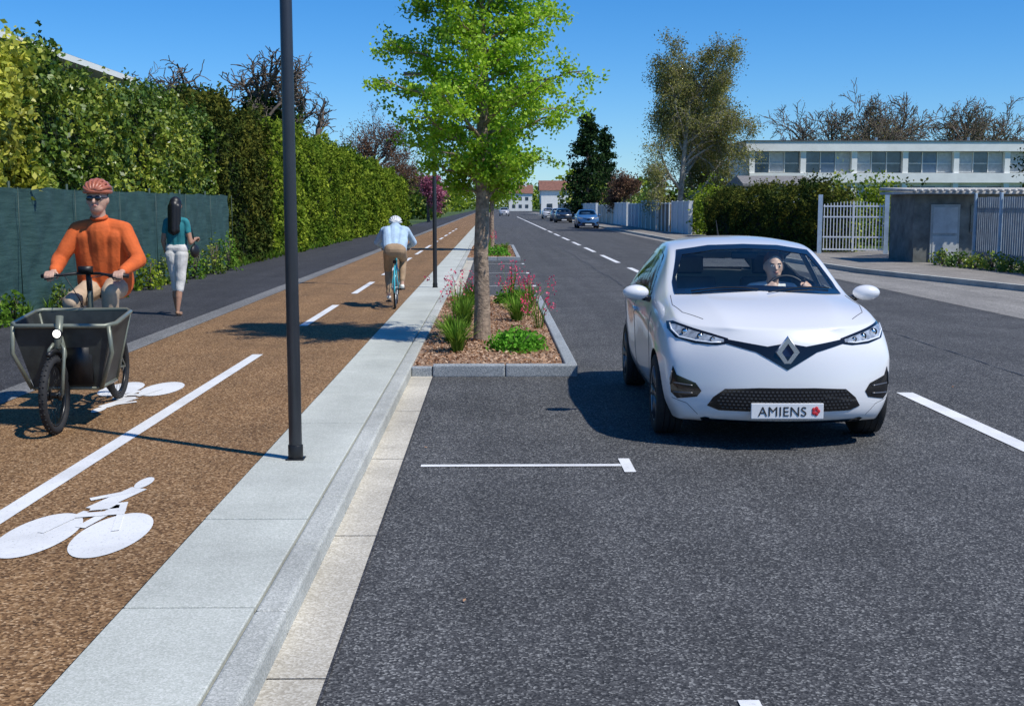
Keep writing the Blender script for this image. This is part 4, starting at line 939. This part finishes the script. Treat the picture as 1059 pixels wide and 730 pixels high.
def helmet(cx,cy,cz,parent,col,fy=-1):
    m=MB(); m.ell((cx,cy,cz),(.100,.128,.092),24,14,1,zmin=-.12)
    for k in range(-3,4):
        a=k*.40; pts=[]
        for j in range(15):
            t=math.pi*(j/14)*.98+.03; pts.append((cx+math.sin(a)*.098*(math.sin(t)**.45),cy-fy*.128*math.cos(t)*1.0,cz+.010+math.cos(a)*.092*math.sin(t)-.008))
        m.tube(pts,[.0165]*15,8,0)
    for j in (4,7,10):
        t=math.pi*(j/14); pts=[(cx+math.sin(a)*.100*math.sin(t)**.45,cy-fy*.128*math.cos(t),cz+.002+math.cos(a)*.094*math.sin(t)) for a in np.linspace(-1.2,1.2,13)]; m.tube(pts,.012,6,0)
    pts=[(cx+.102*math.cos(t*math.pi/14),cy+.133*math.sin(t*math.pi/14),cz-.004) for t in range(29)]; m.tube(pts,.016,8,0)
    for s in (-1,1): m.tube([(cx+s*.088,cy,cz-.01),(cx+s*.066,cy+fy*.02,cz-.10),(cx+s*.02,cy+fy*.05,cz-.165)],.004,5,1)
    m.obj('helmet',[pm('helmet_shell',col,.4,var=0,coat=.3),M['dark']],parent,True)
# cargo cyclist
CY=empty('cyclist',(-3.28,10.25,.1),math.radians(1.5))
pr=[]
for s in (-1,1):
    pr+=[c((s*.095,.05,1.03),(s*.115,-.03,1.41),.135,.118,0),c((0,-.03,1.505),(s*.165,-.04,1.485),.088,.075,0),
         c((s*.19,-.04,1.475),(s*.325,-.13,1.23),.076,.064,0),c((s*.325,-.13,1.23),(s*.275,-.40,1.155),.064,.046,0),c((s*.285,-.36,1.165),(s*.277,-.405,1.152),.046,.044,0),c((s*.275,-.42,1.15),(s*.272,-.45,1.148),.026,.024,1)]
    pr+=hand((s*.272,-.455,1.15),(0,-1,.0),(0,0,-1),-s,1,.75)
pr+=[c((0,.05,1.05),(0,-.05,1.46),.135,.125,0),c((0,-.055,1.53),(0,-.07,1.575),.074,.066,0),c((0,-.07,1.54),(0,-.09,1.64),.058,.056,1)]
pr+=head(0,-.10,1.735,1,k=1.08)
pr+=[c((.09,.06,1.0),(.16,-.40,.99),.105,.074,2),c((.16,-.40,.99),(.13,-.32,.60),.074,.052,2),c((.13,-.32,.60),(.13,-.31,.55),.035,.03,1),c((.13,-.28,.52),(.13,-.43,.49),.042,.034,3),
     c((-.09,.06,1.0),(-.16,-.38,.90),.105,.074,2),c((-.16,-.38,.90),(-.13,-.24,.45),.074,.052,2),c((-.13,-.24,.45),(-.13,-.23,.40),.035,.03,1),c((-.13,-.20,.37),(-.13,-.36,.34),.042,.034,3)]
figure('body',pr,[cloth('orange_sweater',(.64,.12,.022)),skin,cloth('beige_trousers',(.48,.36,.25)),M['dark']],.0075,3,CY,.0026,(0,2))
face_parts(0,-.108,1.735,CY,glasses=True); helmet(0,-.09,1.80,CY,(.42,.13,.07))
m=MB(); m.torus((0,-.08,1.585),(0,-.25,1),.062,.013,24,8); m.obj('sweater_collar',cloth('collar_orange',(.5,.09,.018)),CY,True)
def wheel(mb,c_,R,tr,ti=0,ri=1,spokes=28,hubr=.03):
    c_=Vector(c_); mb.torus(c_,(1,0,0),R-tr,tr,56,10,ti); mb.torus(c_,(1,0,0),R-tr*2-.006,.010,56,6,ri,1.4)
    mb.tube([c_-Vector((.05,0,0)),c_+Vector((.05,0,0))],hubr*.8,12,ri); mb.tube([c_-Vector((.045,0,0)),c_-Vector((.035,0,0))],hubr*1.3,12,ri); mb.tube([c_+Vector((.035,0,0)),c_+Vector((.045,0,0))],hubr*1.3,12,ri)
    for k in range(spokes):
        a=2*math.pi*k/spokes; s=1 if k%2 else -1
        mb.tube([c_+Vector((s*.035,hubr*math.cos(a+.5),hubr*math.sin(a+.5))),c_+Vector((0,(R-tr*2)*math.cos(a),(R-tr*2)*math.sin(a)))],.0013,3,ri)
CB=empty('cargo_bicycle',(-3.28,10.25,.1),math.radians(1.5))
ol=pm('olive_frame',(.19,.205,.16),.4,.2,var=.05,coat=.3); bk=pm('box_panel',(.036,.041,.038),.5,var=.25,scale=6)
m=MB(); wheel(m,(0,-1.36,.29),.29,.030); wheel(m,(0,.30,.29),.29,.028)
for R_ in np.linspace(-.9,.9,40):
    a=R_*math.pi*1.1; 
    for sx in (-.012,.012): m.ell((sx,-1.36+.29*math.cos(a),.29+.29*math.sin(a)),(.008,.006,.006),6,4,0)
m.torus((0,-1.36,.29),(1,0,0),.085,.003,24,4,1); m.obj('wheels',[M['rubber'],pm('rim_black',(.03,.03,.03),.3,.6,var=0)],CB,True)
m=MB()
for s in (-1,1): m.tube([(s*.055,-1.36,.29),(s*.055,-1.27,.62),(s*.03,-1.24,.66)],.014,8)
m.tube([(0,-1.25,.62),(0,-1.17,.86)],.028,12); m.tube([(0,-1.2,.70),(0,-1.0,.36),(0,-.35,.30),(0,-.05,.30)],.028,12)
m.tube([(0,-.45,.30),(0,-.40,.95),(0,-.42,1.10)],.024,12); m.tube([(0,-.42,.62),(0,.02,.55)],.022,10)
m.tube([(0,-.05,.30),(0,.06,.85)],.020,10)
for s in (-1,1): m.tube([(0,-.05,.30),(s*.06,.30,.29)],.010,6); m.tube([(0,.05,.70),(s*.06,.30,.29)],.009,6)
zt=.845;rim=[(-.375,-.62,zt),(-.385,-1.08,zt-.05),(-.33,-1.17,zt-.06),(.33,-1.17,zt-.06),(.385,-1.08,zt-.05),(.375,-.62,zt),(.33,-.55,zt+.01),(-.33,-.55,zt+.01),(-.375,-.62,zt)]
m.tube(rim,.018,8)
lo=[(-.24,-.60,.30),(-.25,-1.06,.30),(.25,-1.06,.30),(.24,-.60,.30),(-.24,-.60,.30)]; m.tube(lo,.016,8)
for s in (-1,1): m.tube([(s*.355,-1.16,zt-.06),(s*.37,-1.15,.58),(s*.26,-1.08,.30)],.017,8); m.tube([(s*.36,-.58,zt),(s*.24,-.60,.30)],.014,8)
m.obj('frame',ol,CB,True)
m=MB()
def panel(p): 
    n=len(p); m.add(p,[tuple(range(n))])
for s in (-1,1): panel([(s*.37,-.58,zt),(s*.375,-1.12,zt-.06),(s*.25,-1.06,.31),(s*.24,-.60,.31)])
panel([(-.37,-1.155,zt-.06),(.37,-1.155,zt-.06),(.25,-1.07,.31),(-.25,-1.07,.31)]); panel([(-.36,-.56,zt),(.36,-.56,zt),(.24,-.60,.31),(-.24,-.60,.31)])
panel([(-.24,-.60,.312),(.24,-.60,.312),(.25,-1.06,.312),(-.25,-1.06,.312)])
o=m.obj('cargo_box',bk,CB); so=o.modifiers.new('s','SOLIDIFY'); so.thickness=.012
m=MB(); m.tube([(-.29,-.52,1.125),(-.20,-.54,1.13),(-.1,-.47,1.14),(0,-.44,1.14),(.1,-.47,1.14),(.20,-.54,1.13),(.29,-.52,1.125)],.012,8)
for s in (-1,1): m.tube([(s*.22,-.535,1.13),(s*.345,-.51,1.122)],.018,10); m.tube([(s*.2,-.57,1.12),(s*.30,-.585,1.10)],.006,6)
m.box(-.05,.05,-.53,-.46,1.15,1.20); m.tube([(0,-.42,1.0),(0,-.44,1.16)],.02,10)
for s in (-1,1): m.tube([(s*.16,-.55,1.13),(s*.1,-.68,1.12),(s*.03,-.6,.95),(0,-.5,.8)],.004,5)
m.ell((0,.08,.93),(.085,.15,.035),16,8); m.tube([(0,.06,.80),(0,.08,.92)],.014,8)
m.tube([(-.1,-.05,.30),(.1,-.05,.30)],.016,8); m.tube([(.09,-.05,.30),(.09,-.32,.44)],.010,6); m.tube([(-.09,-.05,.30),(-.09,-.26,.31)],.010,6)
m.box(.07,.17,-.40,-.30,.445,.465); m.box(-.17,-.07,-.34,-.24,.29,.31); m.torus((.06,-.05,.30),(1,0,0),.09,.006,30,5)
m.box(.0,.21,-1.115,-1.085,.33,.70); m.box(.02,.19,-1.125,-1.112,.36,.66)
m.tube([(0,-1.36+.325*math.cos(a),.29+.325*math.sin(a)) for a in np.linspace(.2,1.9,12)],.018,6)
m.tube([(-.06,.35,.02),(-.12,.1,.25)],.01,6)
m.obj('handlebar_saddle_cranks',M['dark'],CB,True)
m=MB(); m.tube([(0,-1.255,.735),(0,-1.19,.735)],[.038,.025],16,0); m.ell((0,-1.258,.735),(.030,.010,.030),16,8,1)
lm=bpy.data.materials.new('headlamp_lit'); lm.use_nodes=True; lb=lm.node_tree.nodes['Principled BSDF']; lb.inputs['Emission Color'].default_value=(1,.97,.9,1); lb.inputs['Emission Strength'].default_value=2
m.obj('headlamp',[M['dark'],lm],CB,True)
# ---- second cyclist
C2=empty('cyclist',(-1.62,20.0,.1),math.radians(3)); pr=[]
for s in (-1,1):
    pr+=[c((s*.085,.02,.98),(s*.12,.36,1.25),.115,.10,0),c((0,.38,1.28),(s*.17,.40,1.27),.085,.070,0),c((s*.19,.40,1.26),(s*.31,.52,1.06),.068,.054,0),c((s*.31,.52,1.06),(s*.22,.70,.99),.054,.038,0)]
    pr+=hand((s*.22,.72,.985),(0,1,0),(0,0,-1),s,1,.75)
pr+=[c((0,.05,1.0),(0,.40,1.28),.12,.12,0),c((0,.40,1.30),(0,.52,1.34),.052,.05,1)]+head(0,.58,1.35,1,fy=1)
pr+=[('e',(0,.565,1.375),(.082,.10,.10),4)]
pr+=[c((-.09,.0,.93),(-.12,.30,.62),.105,.072,2),c((-.12,.30,.62),(-.11,.14,.26),.07,.045,2),c((-.11,.12,.17),(-.11,.26,.14),.04,.034,3),c((-.11,.13,.24),(-.11,.12,.17),.034,.034,1),
     c((.09,.0,.93),(.13,.38,.80),.105,.072,2),c((.13,.38,.80),(.11,.20,.46),.07,.045,2),c((.11,.19,.42),(.11,.18,.37),.034,.034,1),c((.11,.17,.35),(.11,.31,.34),.04,.034,3),c((-.07,-.02,.95),(.07,-.02,.95),.12,.12,2)]
figure('body',pr,[cloth('pale_blue_shirt',(.42,.56,.70)),skin,cloth('khaki_trousers',(.38,.26,.16)),M['white'],pm('dark_hair',(.02,.015,.012),.7)],.009,3,C2,.004,(0,2))
helmet(0,.57,1.41,C2,(.7,.7,.7),1)
B2=empty('bicycle',(-1.62,20.0,.1),math.radians(3)); m=MB(); wheel(m,(0,-.10,.34),.34,.018); wheel(m,(0,.92,.34),.34,.018); m.obj('wheels',[M['rubber'],M['metal']],B2,True)
m=MB(); m.tube([(0,.30,.29),(0,.16,.78),(0,.12,.90)],.017,10); m.tube([(0,.30,.29),(0,.76,.72)],.018,10); m.tube([(0,.17,.76),(0,.74,.80)],.016,10); m.tube([(0,.72,.86),(0,.78,.66)],.02,10)
for s in (-1,1): m.tube([(0,.78,.66),(s*.05,.82,.55),(s*.05,.92,.34)],.011,8); m.tube([(0,.30,.29),(s*.055,-.10,.34)],.009,8); m.tube([(0,.17,.74),(s*.055,-.10,.34)],.008,8)
m.tube([(0,-.10+.365*math.cos(a),.34+.365*math.sin(a)) for a in np.linspace(1.2,3.3,12)],.016,6)
m.obj('frame',pm('turquoise_frame',(.05,.42,.50),.35,var=0,coat=.5),B2,True)
m=MB(); m.tube([(-.23,.74,.95),(-.18,.80,.95),(0,.74,.94),(.18,.80,.95),(.23,.74,.95)],.012,8); m.tube([(0,.72,.85),(0,.74,.94)],.014,8); m.ell((0,.10,.91),(.075,.13,.03),14,8)
m.tube([(-.1,.30,.29),(.1,.30,.29)],.014,8); m.tube([(-.09,.30,.29),(-.09,.24,.13)],.009,6); m.tube([(.09,.30,.29),(.09,.34,.31)],.009,6); m.box(-.16,-.07,.15,.27,.09,.11); m.box(.07,.16,.20,.32,.29,.31); m.torus((.05,.30,.29),(1,0,0),.08,.005,26,5); m.torus((.05,-.10,.34),(1,0,0),.035,.005,20,5)
for zz in (.33,.25): m.tube([(.05,.30,zz+.04),(.05,-.10,zz+.05)],.003,4)
m.box(-.03,.03,-.06,-.03,.74,.79); m.obj('handlebar_saddle_cranks',M['dark'],B2,True)
# ---- pedestrian
PW=empty('pedestrian',(-4.85,18.7,.1),math.radians(-12)); PW.scale=(1.04,1.04,1.04); pr=[]
hc=pm('black_hair',(.010,.009,.010),.45,var=.2,scale=30)
for s in (-1,1):
    pr+=[c((s*.06,0,1.05),(s*.075,.0,1.32),.088,.088,0),c((0,0,1.40),(s*.135,0,1.39),.065,.052,0),c((s*.155,0,1.38),(s*.185,-.01,1.24),.052,.048,0)]
pr+=[c((0,0,1.02),(0,.0,1.38),.095,.095,0),c((0,0,1.42),(0,.01,1.54),.045,.043,1)]+head(0,.02,1.62,1,fy=1,k=.95)
pr+=[c((-.185,-.01,1.25),(-.21,-.02,1.10),.040,.036,1),c((-.21,-.02,1.10),(-.19,.06,.86),.035,.024,1)]+hand((-.188,.065,.85),(0,.15,-1),(1,0,0),1,1,.35,.85)
pr+=[c((.185,-.01,1.25),(.225,-.02,1.08),.040,.036,1),c((.225,-.02,1.08),(.20,.19,1.13),.035,.024,1)]+hand((.20,.20,1.135),(-.1,1,.1),(0,0,-1),1,1,.8,.85)
pr+=[('e',(0,-.01,1.645),(.088,.10,.108),3),c((0,-.055,1.62),(0,-.095,1.25),.078,.060,3),c((-.045,-.05,1.60),(-.05,-.085,1.26),.058,.045,3),c((.045,-.05,1.60),(.05,-.085,1.26),.058,.045,3)]
pr+=[c((-.07,-.01,.98),(.07,-.01,.98),.105,.105,2),c((-.07,-.03,.90),(-.05,.02,.52),.105,.075,2),c((.07,-.02,.90),(.045,-.03,.52),.105,.075,2),c((-.05,.02,.52),(-.05,.01,.40),.072,.064,2),c((.045,-.03,.52),(.045,-.06,.40),.072,.064,2),
     c((-.05,.01,.42),(-.045,-.005,.28),.048,.050,1),c((-.045,-.005,.28),(-.045,.03,.07),.048,.027,1),c((.045,-.06,.42),(.04,-.09,.28),.048,.050,1),c((.04,-.09,.28),(.04,-.13,.08),.048,.027,1),
     c((-.045,.02,.035),(-.045,.15,.022),.03,.022,4),c((.04,-.14,.05),(.04,-.03,.022),.03,.022,4)]
figure('body',pr,[cloth('teal_top',(.02,.20,.23)),skin2,cloth('white_capris',(.72,.70,.66)),hc,pm('tan_shoes',(.35,.20,.12),.6)],.0085,3,PW,.003,(0,2))
m=MB(); m.ell((.23,.10,.95),(.05,.12,.10),16,10); m.tube([(.19,-.0,1.43),(.235,.04,1.2),(.235,.08,1.03)],.008,6); m.obj('handbag',M['dark'],PW,True)
# ---- driver
DR=empty('driver',(2.13,8.62,0),math.radians(-1.2)); pr=[]
x=.27; dy=-.16
for s in (-1,1):
    pr+=[c((x+s*.09,2.22+dy,.66),(x+s*.11,2.14+dy,1.0),.115,.105,0),c((x,2.10+dy,1.055),(x+s*.165,2.10+dy,1.045),.08,.068,0),c((x+s*.19,2.09+dy,1.03),(x+s*.26,1.95+dy,.92),.06,.05,0),c((x+s*.26,1.95+dy,.92),(x+.08+s*.165,1.70,1.08),.05,.036,0)]
    pr+=hand((x+.08+s*.168,1.69,1.09),(0,-1,.3),(-s*.6,-.4,-.6),-s,1,.75)
pr+=[c((x,2.2+dy,.68),(x,2.12+dy,1.03),.12,.11,0),c((x,2.08+dy,1.07),(x,2.05+dy,1.17),.054,.052,1)]+head(x,2.03+dy,1.262,1,k=1.05)
pr+=[('e',(x,2.055+dy,1.322),(.083,.094,.072),3),('e',(x,2.085+dy,1.28),(.082,.078,.085),3)]
figure('body',pr,[cloth('pale_grey_shirt',(.85,.86,.88)),pm('skin_fair',(.74,.48,.36),.5,var=.05,scale=12),M['dark'],pm('brown_hair',(.20,.10,.06),.7)],.008,3,DR); face_parts(x,2.03+dy-.005,1.262,DR)
P=np.array([(random.uniform(-.6,7),random.uniform(4.5,30),.012) for i in range(45)]); leaves('fallen_leaves',P,.03,M['chip'],.6,(0,0,1),3)
# ---------------------------------------------------------------- light, sky, camera
el=math.radians(55)
Sdir=Vector((.84,-.54,0)).normalized()*math.cos(el)+Vector((0,0,math.sin(el)))
sd=bpy.data.lights.new('sun','SUN'); sd.energy=4.4; sd.angle=math.radians(.6); sd.color=(1,.96,.88)
so=bpy.data.objects.new('sun',sd); COL.objects.link(so); so.rotation_euler=Sdir.to_track_quat('Z','Y').to_euler(); so.location=(20,-10,30)
w=bpy.data.worlds.new('World'); scene.world=w; w.use_nodes=True; nt=w.node_tree; bgn=nt.nodes['Background']
sk=nt.nodes.new('ShaderNodeTexSky'); sk.sky_type='NISHITA'; sk.sun_disc=False; sk.sun_elevation=el; sk.sun_rotation=math.radians(123)
sk.air_density=1.0; sk.dust_density=.1; sk.ozone_density=3.0; sk.altitude=800
mx=nt.nodes.new('ShaderNodeMix'); mx.data_type='RGBA'; mx.blend_type='MULTIPLY'; mx.inputs[0].default_value=1; mx.inputs[7].default_value=(.62,.82,1.08,1)
hs=nt.nodes.new('ShaderNodeHueSaturation'); hs.inputs['Saturation'].default_value=1.18; hs.inputs['Value'].default_value=1.0
nt.links.new(sk.outputs[0],mx.inputs[6]); nt.links.new(mx.outputs[2],hs.inputs['Color']); nt.links.new(hs.outputs[0],bgn.inputs[0]); bgn.inputs[1].default_value=.125
cd=bpy.data.cameras.new('camera'); cd.sensor_width=36; cd.lens=1250/1059*36; cd.clip_end=8000; cd.clip_start=.1
co=bpy.data.objects.new('camera',cd); COL.objects.link(co); co.location=(0,0,1.78)
pitch=math.atan(152/1250); yaw=math.atan(19.5/1250)
co.rotation_euler=(math.pi/2-pitch,0,-yaw); scene.camera=co
scene.view_settings.view_transform='Standard'; scene.view_settings.look='None'; scene.view_settings.exposure=0
